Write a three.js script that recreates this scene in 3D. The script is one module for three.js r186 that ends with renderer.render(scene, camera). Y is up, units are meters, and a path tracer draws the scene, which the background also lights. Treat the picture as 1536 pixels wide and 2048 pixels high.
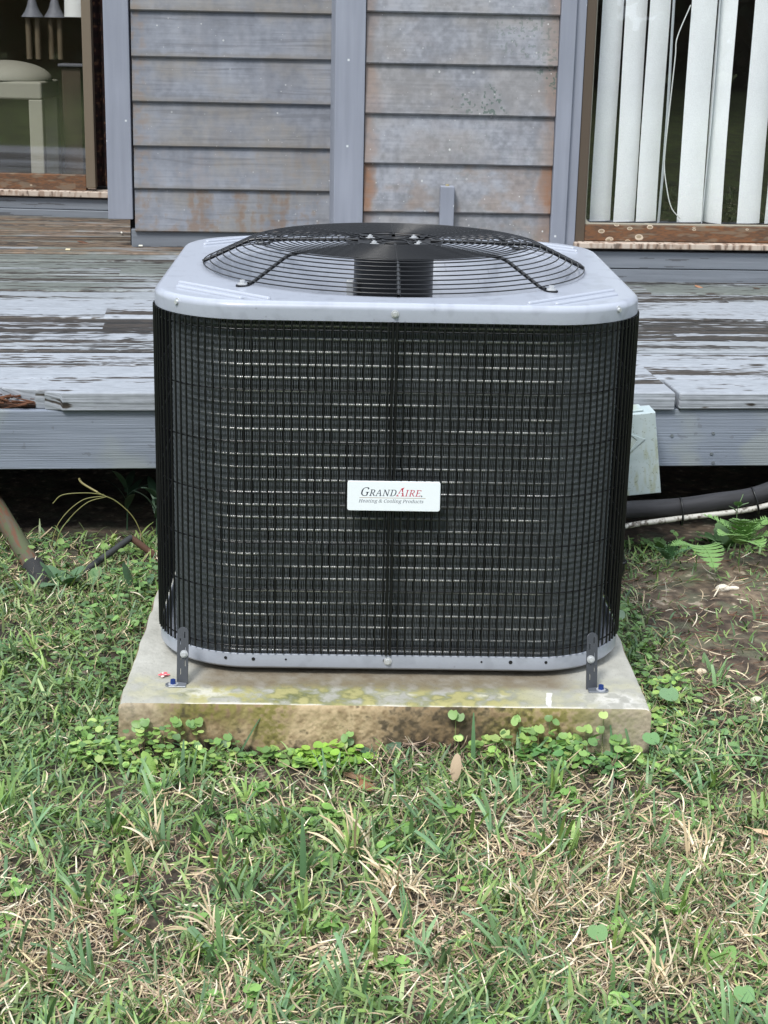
import * as THREE from 'three';
import { RoundedBoxGeometry } from 'three/addons/geometries/RoundedBoxGeometry.js';
import { mergeGeometries } from 'three/addons/utils/BufferGeometryUtils.js';

// ---------------------------------------------------------------- camera, sky, sun, exposure
const scene = new THREE.Scene();
const camera = new THREE.PerspectiveCamera(34.6, 0.75, 0.05, 300);
{
  const pitch = 0.29433, yaw = -0.023316, roll = 0.022066;
  const cy = Math.cos(yaw), sy = Math.sin(yaw), cp = Math.cos(pitch), sp = Math.sin(pitch);
  const fwd = new THREE.Vector3(-sy * cp, -sp, -cy * cp), right = new THREE.Vector3(cy, 0, -sy);
  const up = new THREE.Vector3().crossVectors(right, fwd);
  const up2 = right.clone().multiplyScalar(-Math.sin(roll)).addScaledVector(up, Math.cos(roll));
  camera.position.set(-0.0708, 0.9819, 2.7305);
  camera.up.copy(up2);
  camera.lookAt(camera.position.clone().add(fwd));
}
scene.add(camera);

const renderer = new THREE.WebGLRenderer();
renderer.toneMapping = THREE.LinearToneMapping;
renderer.toneMappingExposure = 1.9;
renderer.shadowMap.enabled = true;

// ---------------------------------------------------------------- noise and helpers
function rng(seed) { let a = seed >>> 0; return () => { a = (a + 0x6D2B79F5) | 0; let t = Math.imul(a ^ (a >>> 15), 1 | a); t = (t + Math.imul(t ^ (t >>> 7), 61 | t)) ^ t; return ((t ^ (t >>> 14)) >>> 0) / 4294967296; }; }
const RT = new Float32Array(65536); { const r = rng(77); for (let i = 0; i < 65536; i++) RT[i] = r(); }
const hash = (x, y) => RT[((x * 7919) ^ (y * 104729 + 1299)) & 65535];
function noise(x, y, px = 0, py = 0) {       // value noise; px, py: period of the lattice (0 = none)
  let xi = Math.floor(x), yi = Math.floor(y); const fx = x - xi, fy = y - yi;
  const u = fx * fx * (3 - 2 * fx), v = fy * fy * (3 - 2 * fy);
  let x1 = xi + 1, y1 = yi + 1;
  if (px) { xi = ((xi % px) + px) % px; x1 = ((x1 % px) + px) % px; }
  if (py) { yi = ((yi % py) + py) % py; y1 = ((y1 % py) + py) % py; }
  const a = hash(xi, yi), b = hash(x1, yi), c = hash(xi, y1), d = hash(x1, y1);
  return a + (b - a) * u + (c - a) * v + (a - b - c + d) * u * v;
}
function fbm(x, y, o = 4, px = 0, py = 0) { let s = 0, a = 0.5, n = 0; for (let i = 0; i < o; i++) { s += a * noise(x + i * 13.7 * (px ? 0 : 1), y + i * 7.3 * (py ? 0 : 1), px, py); n += a; a *= 0.5; x *= 2; y *= 2; px *= 2; py *= 2; } return s / n; }
const clamp = (x, a = 0, b = 1) => Math.min(b, Math.max(a, x));
const sstep = (a, b, x) => { const t = clamp((x - a) / (b - a)); return t * t * (3 - 2 * t); };
const lerp = (a, b, t) => a + (b - a) * t;
const mix3 = (a, b, t) => [lerp(a[0], b[0], t), lerp(a[1], b[1], t), lerp(a[2], b[2], t)];

function tex(w, h, fn, { srgb = true, repeat = false } = {}) {     // fn(u, v) with v up -> [r, g, b] 0..255
  const d = new Uint8Array(w * h * 4);
  for (let j = 0; j < h; j++) for (let i = 0; i < w; i++) {
    const c = fn((i + 0.5) / w, (j + 0.5) / h), k = (j * w + i) * 4;
    d[k] = clamp(c[0], 0, 255); d[k + 1] = clamp(c[1], 0, 255); d[k + 2] = clamp(c[2], 0, 255); d[k + 3] = 255;
  }
  const t = new THREE.DataTexture(d, w, h);
  t.magFilter = THREE.LinearFilter; t.minFilter = THREE.LinearFilter;
  if (srgb) t.colorSpace = THREE.SRGBColorSpace;
  if (repeat) t.wrapS = t.wrapT = THREE.RepeatWrapping;
  t.needsUpdate = true;
  return t;
}
const grey = (fn) => (u, v) => { const g = 255 * fn(u, v); return [g, g, g]; };
const std = (o) => new THREE.MeshStandardMaterial(o);
const phys = (o) => new THREE.MeshPhysicalMaterial(o);
const srgb = (r, g, b) => new THREE.Color().setRGB(r / 255, g / 255, b / 255, THREE.SRGBColorSpace);

const used = {};
function numbered(n) { used[n] = (used[n] ?? -1) + 1; return used[n] ? `${n}_${String(used[n]).padStart(3, '0')}` : n; }
function part(name, geo, m, parent) {
  const o = new THREE.Mesh(Array.isArray(geo) ? merge(geo) : geo, m);
  o.name = numbered(name); o.castShadow = o.receiveShadow = true;
  parent.add(o); return o;
}
function subgroup(name, parent, pos) { const g = new THREE.Group(); g.name = numbered(name); if (pos) g.position.set(...pos); parent.add(g); return g; }
function thing(name, label, category, pos = [0, 0, 0], turn = 0, group) {
  const g = new THREE.Group(); g.name = numbered(name); g.position.set(...pos); g.rotation.y = turn;
  g.userData = { label, category }; if (group) g.userData.group = group;
  scene.add(g); return g;
}
function tag(o, label, category, group, kind) { o.userData.label = label; o.userData.category = category; if (group) o.userData.group = group; if (kind) o.userData.kind = kind; return o; }
function merge(list) {
  const gs = list.map((g) => { const q = g.index ? g.toNonIndexed() : g.clone(); for (const k of Object.keys(q.attributes)) if (!['position', 'normal', 'uv'].includes(k)) q.deleteAttribute(k); q.morphAttributes = {}; return q; });
  return mergeGeometries(gs, false);
}
function uvBox(g, ox = 0, oy = 0) {                    // uv in metres from the widest-facing plane
  const q = g.index ? g.toNonIndexed() : g; const p = q.attributes.position, n = q.attributes.normal, uv = new Float32Array(p.count * 2);
  for (let f = 0; f < p.count; f += 3) {
    let nx = 0, ny = 0, nz = 0; for (let i = f; i < f + 3; i++) { nx += n.getX(i); ny += n.getY(i); nz += n.getZ(i); }
    nx = Math.abs(nx); ny = Math.abs(ny); nz = Math.abs(nz);
    for (let i = f; i < f + 3; i++) {
      const x = p.getX(i), y = p.getY(i), z = p.getZ(i);
      const [a, b] = nx > ny && nx > nz ? [z, y] : ny > nz ? [x, z] : [x, y];
      uv[2 * i] = a + ox; uv[2 * i + 1] = b + oy;
    }
  }
  q.setAttribute('uv', new THREE.BufferAttribute(uv, 2)); return q;
}
function rbox(x0, x1, y0, y1, z0, z1, r = 0.002, ox = 0, oy = 0) {
  const g = new RoundedBoxGeometry(x1 - x0, y1 - y0, z1 - z0, 1, Math.min(r, (x1 - x0) * 0.45, (y1 - y0) * 0.45, (z1 - z0) * 0.45));
  g.translate((x0 + x1) / 2, (y0 + y1) / 2, (z0 + z1) / 2); return uvBox(g, ox, oy);
}
function cyl(r0, r1, h, n = 16, x = 0, y = 0, z = 0) { const g = new THREE.CylinderGeometry(r0, r1, h, n); g.translate(x, y, z); return g; }
function tube(pts, r, seg = 40, rad = 8, closed = false) {
  const c = new THREE.CatmullRomCurve3(pts.map((p) => new THREE.Vector3(...p)), closed, 'catmullrom', 0.5);
  return new THREE.TubeGeometry(c, seg, r, rad, closed);
}
function rod(a, b, r, n = 8) {
  const A = new THREE.Vector3(...a), B = new THREE.Vector3(...b), d = B.clone().sub(A), g = new THREE.CylinderGeometry(r, r, d.length(), n);
  g.applyQuaternion(new THREE.Quaternion().setFromUnitVectors(new THREE.Vector3(0, 1, 0), d.clone().normalize()));
  g.translate((A.x + B.x) / 2, (A.y + B.y) / 2, (A.z + B.z) / 2); return g;
}
function geo(pos, idx, uv, col) {
  const g = new THREE.BufferGeometry(); g.setAttribute('position', new THREE.Float32BufferAttribute(pos, 3));
  if (uv) g.setAttribute('uv', new THREE.Float32BufferAttribute(uv, 2));
  if (col) g.setAttribute('color', new THREE.Float32BufferAttribute(col, 3));
  g.setIndex(idx); g.computeVertexNormals(); return g;
}

// ---------------------------------------------------------------- sky and sun: bright thin overcast
{
  const w = 512, h = 256, d = new Float32Array(w * h * 4);
  for (let j = 0; j < h; j++) for (let i = 0; i < w; i++) {
    const el = ((j + 0.5) / h - 0.5) * Math.PI, s = Math.max(0, Math.sin(el)), k = (j * w + i) * 4;
    const n = 0.9 + 0.2 * fbm(i / 64, j / 20, 4, 8, 0);
    const L = (0.49 + 0.44 * s) * n;
    d[k] = 0.90 * L; d[k + 1] = 0.99 * L; d[k + 2] = 1.12 * L; d[k + 3] = 1;
  }
  const t = new THREE.DataTexture(d, w, h, THREE.RGBAFormat, THREE.FloatType);
  t.mapping = THREE.EquirectangularReflectionMapping; t.magFilter = THREE.LinearFilter; t.minFilter = THREE.LinearFilter; t.needsUpdate = true;
  scene.background = t; scene.environment = t; scene.environmentIntensity = 1; scene.backgroundIntensity = 1;
}
const sun = new THREE.DirectionalLight(new THREE.Color(1, 0.98, 0.94), 1.75);
sun.position.set(-3, 9, 6); sun.target.position.set(0, 0, 0); sun.castShadow = true; sun.shadow.radius = 26; sun.shadow.mapSize.set(2048, 2048);
Object.assign(sun.shadow.camera, { left: -6, right: 6, top: 6, bottom: -6, near: 0.5, far: 30 });
scene.add(sun, sun.target);

// ---------------------------------------------------------------- ground
const groundY = (x, z) => {
  const deck = sstep(-0.35, -0.9, z) * -0.02;
  let y = -0.082 + deck + 0.022 * (fbm(x * 2.3 + 40, z * 2.3 + 9, 3) - 0.5) + 0.012 * (fbm(x * 11 + 3, z * 11, 2) - 0.5);
  return y;
};
// how bare the ground is (1 = soil) : beneath the deck, and a patch of soil beside the pad
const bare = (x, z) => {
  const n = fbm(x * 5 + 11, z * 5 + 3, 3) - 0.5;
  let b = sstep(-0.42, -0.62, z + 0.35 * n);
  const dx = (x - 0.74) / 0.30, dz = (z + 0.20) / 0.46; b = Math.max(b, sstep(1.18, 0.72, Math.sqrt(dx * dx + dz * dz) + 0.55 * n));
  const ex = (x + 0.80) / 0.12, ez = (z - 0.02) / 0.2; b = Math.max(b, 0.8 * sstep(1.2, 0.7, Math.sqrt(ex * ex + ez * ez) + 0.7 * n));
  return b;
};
{
  const soil = tex(1024, 1024, (u, v) => {
    const a = fbm(u * 8, v * 8, 6, 8, 8), f = fbm(u * 64, v * 64, 3, 64, 64), g = fbm(u * 20 + 5, v * 20, 4, 20, 20);
    let c = mix3([54, 45, 37], [130, 115, 96], sstep(0.25, 0.8, 0.55 * a + 0.45 * f));
    c = mix3(c, [96, 104, 82], 0.55 * sstep(0.5, 0.68, g));
    c = mix3(c, [176, 164, 146], 0.8 * sstep(0.70, 0.8, f) * sstep(0.4, 0.6, a));
    const spk = hash(Math.floor(u * 1024), Math.floor(v * 1024)); const k = 0.88 + 0.24 * spk;
    return [c[0] * k, c[1] * k, c[2] * k];
  }, { repeat: true });
  const soilBump = tex(1024, 1024, grey((u, v) => 0.6 * fbm(u * 24, v * 24, 5, 24, 24) + 0.4 * fbm(u * 90, v * 90, 2, 90, 90)), { srgb: false, repeat: true });
  const N = 300, pos = [], uv = [], col = [], idx = [];
  const warp = (t) => { const a = Math.abs(t); return Math.sign(t) * (a * 1.9 + 60 * Math.pow(a, 9)); };
  for (let j = 0; j <= N; j++) for (let i = 0; i <= N; i++) {
    const x = warp(i / N * 2 - 1), z = warp(j / N * 2 - 1) + 0.2; let y = groundY(x, z);
    pos.push(x, y, z); uv.push(x, -z);
    const far = sstep(1.6, 3.2, Math.hypot(x, Math.max(0, z))); const gr = 0.75 + 0.5 * fbm(x * 0.8, z * 0.8, 3);
    const near = 0.8 + 0.5 * fbm(x * 3 + 7, z * 3, 3);
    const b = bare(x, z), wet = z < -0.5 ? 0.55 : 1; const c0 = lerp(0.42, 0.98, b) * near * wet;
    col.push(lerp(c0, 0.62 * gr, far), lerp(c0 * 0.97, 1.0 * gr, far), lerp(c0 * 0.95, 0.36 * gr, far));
  }
  for (let j = 0; j < N; j++) for (let i = 0; i < N; i++) { const a = j * (N + 1) + i, b = a + 1, c = a + N + 1, d = c + 1; idx.push(a, c, b, b, c, d); }
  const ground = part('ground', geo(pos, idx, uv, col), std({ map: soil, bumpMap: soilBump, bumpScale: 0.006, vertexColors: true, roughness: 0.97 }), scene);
  tag(ground, 'bare grey brown soil with moss under the deck and between the grass', 'ground', null, 'structure');
}

// ---------------------------------------------------------------- shared wood and paint materials
const grain = (x, y, s = 0) => fbm(x * 2.2 + s * 3.1, y * 70 + s * 19 + 2.2 * fbm(x * 3 + s, y * 6, 2), 4);
const woodBump = tex(1024, 512, grey((u, v) => 0.65 * fbm(u * 6, v * 160, 4, 6, 160) + 0.35 * fbm(u * 40, v * 40, 3, 40, 40)), { srgb: false, repeat: true });
const trimTex = tex(512, 512, (u, v) => {
  const g = fbm(u * 90, v * 5, 4, 90, 5), d = fbm(u * 6, v * 6, 4, 6, 6), s = hash(Math.floor(u * 512 / 3), Math.floor(v * 512 / 3));
  let c = mix3([121, 125, 136], [151, 155, 167], 0.5 * g + 0.5 * d);
  if (s > 0.9985) c = [205, 208, 210];
  return c;
}, { repeat: true });
const trimH = tex(512, 512, (u, v) => {
  const g = fbm(u * 5, v * 90, 4, 5, 90), d = fbm(u * 6, v * 6, 4, 6, 6);
  let c = mix3([100, 105, 112], [134, 140, 149], 0.5 * g + 0.5 * d);
  if (g < 0.27) c = mix3(c, [60, 60, 62], 0.5);
  return c;
}, { repeat: true });
const M = {
  trim: std({ map: trimTex, roughness: 0.62 }),
  trimH: std({ map: trimH, roughness: 0.6, bumpMap: woodBump, bumpScale: 0.0012 }),
  dark: std({ color: 0x101012, roughness: 0.9 }),
  bronze: std({ color: srgb(92, 80, 68), roughness: 0.55, metalness: 0.3 }),
  sill: std({ map: tex(512, 128, (u, v) => { const n = fbm(u * 40, v * 10, 4), f = fbm(u * 120, v * 30, 2); return mix3([150, 128, 112], [186, 172, 158], sstep(0.35, 0.6, 0.5 * n + 0.5 * f)).map((c) => c * (f < 0.3 ? 0.7 : 1)); }, { repeat: true }), roughness: 0.8 }),
  rust: std({ map: tex(1024, 128, (u, v) => {
    const n = fbm(u * 14, v * 4, 5), f = fbm(u * 90, v * 16, 3);
    let c = mix3([84, 63, 48], [116, 78, 50], sstep(0.3, 0.7, 0.5 * n + 0.5 * f));
    c = mix3(c, [120, 110, 96], 0.6 * sstep(0.56, 0.72, fbm(u * 22 + 4, v * 5 + 8, 3)));
    const r = rng(5); for (let k2 = 0; k2 < 16; k2++) { const cx = k2 < 9 ? 0.06 + 0.14 * r() : r(), cyy = r(), R = (k2 < 9 ? 0.007 : 0.004) + 0.009 * r() * r(); const d = Math.hypot(u - cx, (v - cyy) * 0.08) / R; if (d < 1) c = mix3(c, d > 0.65 ? [205, 190, 170] : [150, 135, 112], 0.85); }
    return c;
  }, { repeat: true }), roughness: 0.75 }),
};

// ---------------------------------------------------------------- house
const house = thing('house', 'grey weathered timber house with lapped board siding behind the deck', 'house', [0, 0.22, -2.2]);
const FR = {};
for (const [k, x, z, a] of [['bay', 0.4, -2.17, 2.5], ['panel', -0.78, -2.72, 2.5], ['door', -1.2, -3.5, -3]])
  FR[k] = new THREE.Matrix4().makeTranslation(x - 0, 0 - 0.22, z + 2.2).multiply(new THREE.Matrix4().makeRotationY(a * Math.PI / 180));
const inF = (k, g) => { g.applyMatrix4(FR[k]); return g; };
const worldOf = (k, x, y, z) => new THREE.Vector3(x, y, z).applyMatrix4(FR[k]).add(new THREE.Vector3(0, 0.22, -2.2));

const sidingA = tex(1024, 1536, (u, v) => {            // 0.70 m x 1.05 m, y from 0.2
  const x = u * 0.7, y = 0.2 + v * 1.05, b = Math.floor((y - 0.277) / 0.1395), yb = (y - 0.277) / 0.1395 - b;
  const g = grain(x, y, b + 3), d = fbm(x * 7 + b * 3, y * 7, 5), f = fbm(x * 60, y * 60, 3);
  let c = mix3([112, 115, 123], [143, 147, 156], sstep(0.25, 0.75, 0.12 * g + 0.43 * d + 0.25 * f + 0.2 * fbm(x * 34 + b * 9, y * 5, 3)));
  c = mix3(c, [96, 98, 104], 0.3 * sstep(0.33, 0.27, g));
  c = mix3(c, [136, 128, 116], 0.4 * sstep(0.42, 0.75, fbm(x * 6 + 9 + b * 5, y * 10 + 4, 4)) * (0.5 + f));
  const br = fbm(x * 26 + b * 7, y * 5 + 2, 4), low = b <= 0 ? 0.8 : b === 1 ? 0.22 : 0.06;
  c = mix3(c, [122, 98, 80], low * 0.8 * sstep(0.44, 0.72, 0.6 * br + 0.4 * f));
  c = mix3(c, [128, 110, 98], 0.5 * sstep(0.05, 0.0, x - 0.03 * f) * sstep(0.25, 0.75, f));
  c = mix3(c, [122, 112, 98], 0.5 * sstep(0.16, 0.02, yb + 0.2 * (f - 0.5)) * f * 1.4);
  return c;
});
const sidingB = tex(1024, 1536, (u, v) => {            // 0.60 m x 1.05 m from s = -0.46, y from 0.2
  const x = -0.46 + u * 0.6, y = 0.2 + v * 1.05, b = Math.floor((y - 0.284) / 0.1403), yb = (y - 0.284) / 0.1403 - b;
  const g = grain(x, y, b + 31), d = fbm(x * 9 + b * 3 + 50, y * 9, 5), f = fbm(x * 70 + 9, y * 70, 3);
  let c = mix3([119, 121, 127], [152, 154, 161], sstep(0.28, 0.72, 0.1 * g + 0.5 * d + 0.4 * f));
  c = mix3(c, [146, 138, 128], 0.30 * sstep(0.40, 0.72, fbm(x * 8 + b * 5, y * 10 + 4, 4)));
  const rs = fbm(x * 18 + b * 7 + 3, y * 14 + 22, 4), edge = Math.max(sstep(0.075, 0, x + 0.44), sstep(0.07, 0, 0.115 - x));
  const rl = [0.4, 0.8, 0.35, 0.35, 0.28, 0.35, 0.35, 0.35][clamp(b, 0, 7)];
  c = mix3(c, [136, 98, 74], rl * sstep(0.40, 0.70, rs * 0.65 + 0.42 * edge) * (0.35 + 0.65 * edge) * (0.6 + 0.7 * f));
  c = mix3(c, [134, 108, 88], 0.4 * (b <= 1 ? 0.8 : 0.15) * sstep(0.48, 0.72, fbm(x * 14 + 3, y * 22 + b, 4)));
  const gd = sstep(0.62, 0.72, fbm(x * 140 + 7, y * 140 + b, 2)) * (b === 3 ? sstep(-0.3, -0.1, x) : b === 4 ? 0.45 * sstep(-0.15, 0.0, x) : 0.12) * sstep(0.4, 0.6, fbm(x * 12, y * 12 + 3, 2));
  c = mix3(c, [78, 94, 86], 0.7 * gd);
  return c;
});
function spots(t, n, seed, big) {                        // flaked and dropped paint: pale dabs on the boards
  const d = t.image.data, w = t.image.width, h = t.image.height, r = rng(seed);
  for (let k = 0; k < n; k++) {
    const x = r() * w, y = r() * h, R = 0.8 + big * r() * r() * r() * 6, hard = r();
    for (let j = -9; j <= 9; j++) for (let i = -9; i <= 9; i++) {
      const q = Math.hypot(i, j) / R; if (q > 1.2) continue; const X = Math.floor(x + i), Y = Math.floor(y + j); if (X < 0 || Y < 0 || X >= w || Y >= h) continue;
      const a = (0.35 + 0.6 * hard) * sstep(1.2, 0.7, q), p = (Y * w + X) * 4; for (let c = 0; c < 3; c++) d[p + c] = lerp(d[p + c], [206, 207, 204][c], a);
    }
  }
}
spots(sidingA, 230, 4, 1.0); spots(sidingB, 420, 9, 1.15);
{
  const lapProfile = (x0, x1, yb, exposure) => {           // one lapped board: a thin tilted wedge with a rounded lower edge
    const top = yb + exposure + 0.022, s = new THREE.Shape();
    s.moveTo(0.0155, yb + 0.002); s.lineTo(0.017, yb + 0.004); s.lineTo(0.0035, top); s.lineTo(-0.004, top); s.lineTo(0.004, yb); s.lineTo(0.0135, yb);
    const g = new THREE.ExtrudeGeometry(s, { depth: x1 - x0, bevelEnabled: false, steps: 1 });
    g.rotateY(-Math.PI / 2); const p = g.attributes.position;      // shape x -> z, extrusion -> -x
    for (let i = 0; i < p.count; i++) p.setXYZ(i, x1 + p.getX(i), p.getY(i), p.getZ(i));
    g.computeVertexNormals(); return g;
  };
  const board = (k, x0, x1, yb, e, m, u0, uw, tilt) => {
    const g = lapProfile(x0, x1, yb, e), p = g.attributes.position, uv = [];
    for (let i = 0; i < p.count; i++) uv.push((p.getX(i) - u0) / uw, (p.getY(i) - 0.2) / 1.05);
    g.setAttribute('uv', new THREE.Float32BufferAttribute(uv, 2));
    g.translate(-(x0 + x1) / 2, -yb, 0); g.rotateZ(tilt); g.translate((x0 + x1) / 2, yb, 0);
    part('siding_board', inF(k, g), m, house);
  };
  const r = rng(3);
  const mA = std({ map: sidingA, bumpMap: woodBump, bumpScale: 0.0012, roughness: 0.7 }), mB = std({ map: sidingB, bumpMap: woodBump, bumpScale: 0.0012, roughness: 0.75 });
  [0.281, 0.419, 0.555, 0.6945, 0.834, 0.975, 1.115, 1.255].forEach((y) => board('panel', 0.0, 0.66, y, 0.14, mA, 0, 0.7, (r() - 0.5) * 0.003));
  [0.284, 0.424, 0.5635, 0.704, 0.8445, 0.986, 1.126, 1.266].forEach((y, i) => board('bay', -0.438, 0.114, y, 0.14, mB, -0.46, 0.6, (r() - 0.5) * 0.006));
  // trims
  const trim = (name, k, x0, x1, y0, y1, z0, z1, m = M.trim, rad = 0.003) => part(name, inF(k, rbox(x0, x1, y0, y1, z0, z1, rad, r() * 3, r() * 3)), m, house);
  trim('base_board', 'panel', -0.014, 0.64, 0.222, 0.2885, -0.03, 0.004, M.trimH);
  const cb = inF('panel', (() => { const g = rbox(-0.086, -0.006, 0.3205, 1.5, -0.02, 0.022, 0.003, 0.3, 0.1); return g; })());
  part('corner_board', cb, M.trim, house);
  trim('corner_post', 'panel', -0.03, -0.004, 0.345, 1.5, -0.9, -0.022);
  trim('corner_post', 'bay', -0.526, -0.4405, 0.22, 1.5, -0.04, 0.026);
  trim('corner_post', 'bay', -0.52, -0.505, 0.22, 1.5, -0.62, -0.041);
  trim('base_board', 'bay', -0.4395, 0.112, 0.222, 0.2835, -0.03, 0.003, M.trimH);
  trim('window_trim', 'bay', 0.1155, 0.1605, 0.30, 1.5, -0.02, 0.028);
  trim('window_trim', 'bay', 0.161, 0.1915, 0.30, 1.5, -0.03, 0.012);
  // backing walls (closed room shells)
  const back = (k, x0, x1, y0, y1, z0, z1, m = M.dark) => part('wall_core', inF(k, rbox(x0, x1, y0, y1, z0, z1, 0.001)), m, house);
  back('panel', -0.02, 0.66, -0.32, 1.6, -0.12, -0.031); back('bay', -0.50, 0.19, -0.32, 1.6, -0.12, -0.041);
  // the small square tube fixed upright on the boards
  const clip = thing('conduit_stub', 'short grey square tube standing upright against the stained siding', 'wall tube', worldOf('bay', -0.1955, 0.30, 0.02).toArray(), 2.5 * Math.PI / 180);
  const cm = std({ map: trimTex, roughness: 0.6 });
  part('tube_body', rbox(-0.0205, 0.0205, 0, 0.205, -0.004, 0.03, 0.003), cm, clip); part('cap_screw', cyl(0.005, 0.006, 0.005, 8, 0.0, 0.2075, 0.014), std({ color: srgb(150, 140, 110), roughness: 0.6 }), clip);

  // picture window
  const win = subgroup('window', house);
  const wpart = (n, g, m) => part(n, inF('bay', g), m, win);
  wpart('window_frame', rbox(0.192, 0.2215, 0.345, 1.5, -0.055, 0.006, 0.003), M.bronze);
  { const g = rbox(0.2216, 1.6, 0.347, 0.3955, -0.055, 0.004, 0.003); const p = g.attributes.position, uv = []; for (let i = 0; i < p.count; i++) uv.push((p.getX(i) - 0.2) / 1.0, (p.getY(i) - 0.347) / 0.05); g.setAttribute('uv', new THREE.Float32BufferAttribute(uv, 2)); wpart('bottom_rail', g, M.rust); }
  { const s = new THREE.Shape(); s.moveTo(0.2216, 0.396); s.lineTo(1.6, 0.396); s.lineTo(1.6, 1.5); s.lineTo(0.2216, 1.5); const h = new THREE.Path(); h.moveTo(0.2246, 1.45); h.lineTo(0.2246, 0.42); h.quadraticCurveTo(0.2246, 0.3995, 0.245, 0.3995); h.lineTo(1.58, 0.3995); h.lineTo(1.58, 1.45); s.holes.push(h);
    const g = new THREE.ExtrudeGeometry(s, { depth: 0.006, bevelEnabled: false }); g.translate(0, 0, -0.01); wpart('gasket', g, std({ color: srgb(170, 166, 150), roughness: 0.7 })); }
  const glass = phys({ color: 0xffffff, transmission: 1, thickness: 0, roughness: 0.01, ior: 2.0, specularIntensity: 1 });
  wpart('pane', (() => { const g = new THREE.PlaneGeometry(1.36, 1.1); g.translate(0.9, 0.945, -0.012); return g; })(), glass);
  wpart('sill', rbox(0.188, 1.6, 0.3275, 0.346, -0.05, 0.034, 0.004), M.sill);
  const lower = wpart('riser', rbox(0.116, 1.6, 0.268, 0.3185, -0.06, 0.016, 0.003, 0.3, 0.2), M.trimH);
  wpart('riser', rbox(0.116, 1.6, 0.222, 0.2665, -0.06, 0.014, 0.003, 0.9, 0.7), M.trimH);
  // room behind the window
  const roomM = std({ color: srgb(58, 50, 44), roughness: 0.95 });
  const room = (n, k, x0, x1, y0, y1, z0, z1, m = roomM) => part(n, inF(k, rbox(x0, x1, y0, y1, z0, z1, 0.001)), m, house);
  room('room_wall', 'bay', 0.10, 2.2, 0.1, 1.8, -1.6, -1.5); room('room_wall', 'bay', 0.08, 0.10, 0.1, 1.8, -1.5, -0.062); room('room_floor', 'bay', 0.1, 2.2, 0.1, 0.2, -1.5, -0.062); room('room_ceiling', 'bay', 0.08, 2.2, 1.8, 1.9, -1.6, -0.06); room('room_wall', 'bay', 1.62, 2.2, -0.32, 1.8, -0.1, -0.03);
  room('room_wall', 'bay', 0.1, 1.62, 1.5, 1.8, -0.1, 0.0);

  // sliding door in its recess
  const door = subgroup('sliding_door', house);
  const dpart = (n, g, m) => part(n, inF('door', g), m, door);
  dpart('stile', rbox(0.1405, 0.176, 0.337, 1.6, -0.03, 0.004, 0.003), std({ color: srgb(116, 104, 88), roughness: 0.55, metalness: 0.2 }));
  { const g = rbox(-0.9, 0.1403, 0.327, 0.3845, -0.03, 0.002, 0.003); const p = g.attributes.position, uv = []; for (let i = 0; i < p.count; i++) uv.push((p.getX(i) + 0.9) / 1.0, (p.getY(i) - 0.327) / 0.058); g.setAttribute('uv', new THREE.Float32BufferAttribute(uv, 2)); dpart('bottom_rail', g, M.rust); }
  dpart('pane', (() => { const g = new THREE.PlaneGeometry(1.04, 1.2); g.translate(-0.38, 0.985, -0.012); return g; })(), phys({ color: 0xffffff, transmission: 1, thickness: 0, roughness: 0.03, ior: 2.33, specularIntensity: 1 }));
  dpart('sill', rbox(-0.9, 0.30, 0.304, 0.3268, -0.2, 0.03, 0.004), M.sill);
  dpart('riser', rbox(-0.9, 0.30, 0.2575, 0.298, -0.2, 0.012, 0.003, 0.2, 0.5), M.trimH);
  dpart('riser', rbox(-0.9, 0.30, 0.215, 0.2562, -0.2, 0.022, 0.003, 1.2, 0.9), M.trimH);
  const rm2 = std({ color: srgb(140, 126, 98), roughness: 0.95 });
  room('room_wall', 'door', -1.6, 1.4, 0.1, 1.8, -2.0, -1.9, rm2); room('room_floor', 'door', -1.6, 1.4, 0.1, 0.3, -1.9, -0.21, std({ color: srgb(70, 60, 50), roughness: 0.8 })); room('room_ceiling', 'door', -1.6, 1.4, 1.8, 1.9, -2, -0.01, rm2); room('room_wall', 'door', -1.7, -1.6, 0.1, 1.8, -1.9, 0, rm2); room('room_wall', 'door', 0.9, 1.0, 0.1, 1.8, -1.9, -0.05, rm2);
  room('room_wall', 'door', 0.36, 0.9, 0.1, 1.8, -0.06, 0.0, M.dark); room('room_wall', 'door', -1.6, -0.9, -0.3, 1.8, -0.03, 0.01, M.trim);
  room('wall_head', 'door', -0.9, 0.36, 1.6, 1.8, -0.06, 0.0, M.trim);
  // facade above and beside the frame
  part('upper_wall', [inF('bay', rbox(-0.53, 3.2, 1.5, 2.4, -0.1, -0.02, 0.002)), inF('panel', rbox(-0.09, 0.66, 1.5, 2.4, -0.1, 0.0, 0.002)), inF('door', rbox(-1.6, 0.4, 1.8, 2.4, -0.1, 0.0, 0.002))], M.trim, house);
  part('foundation_wall', [inF('bay', rbox(-0.53, 3.2, -0.4, 0.2, -0.1, -0.02, 0.002)), inF('panel', rbox(-0.09, 0.66, -0.4, 0.2, -0.1, -0.03, 0.002)), inF('door', rbox(-1.6, 0.4, -0.4, 0.2, -0.1, -0.06, 0.002))], M.dark, house);
}

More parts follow.
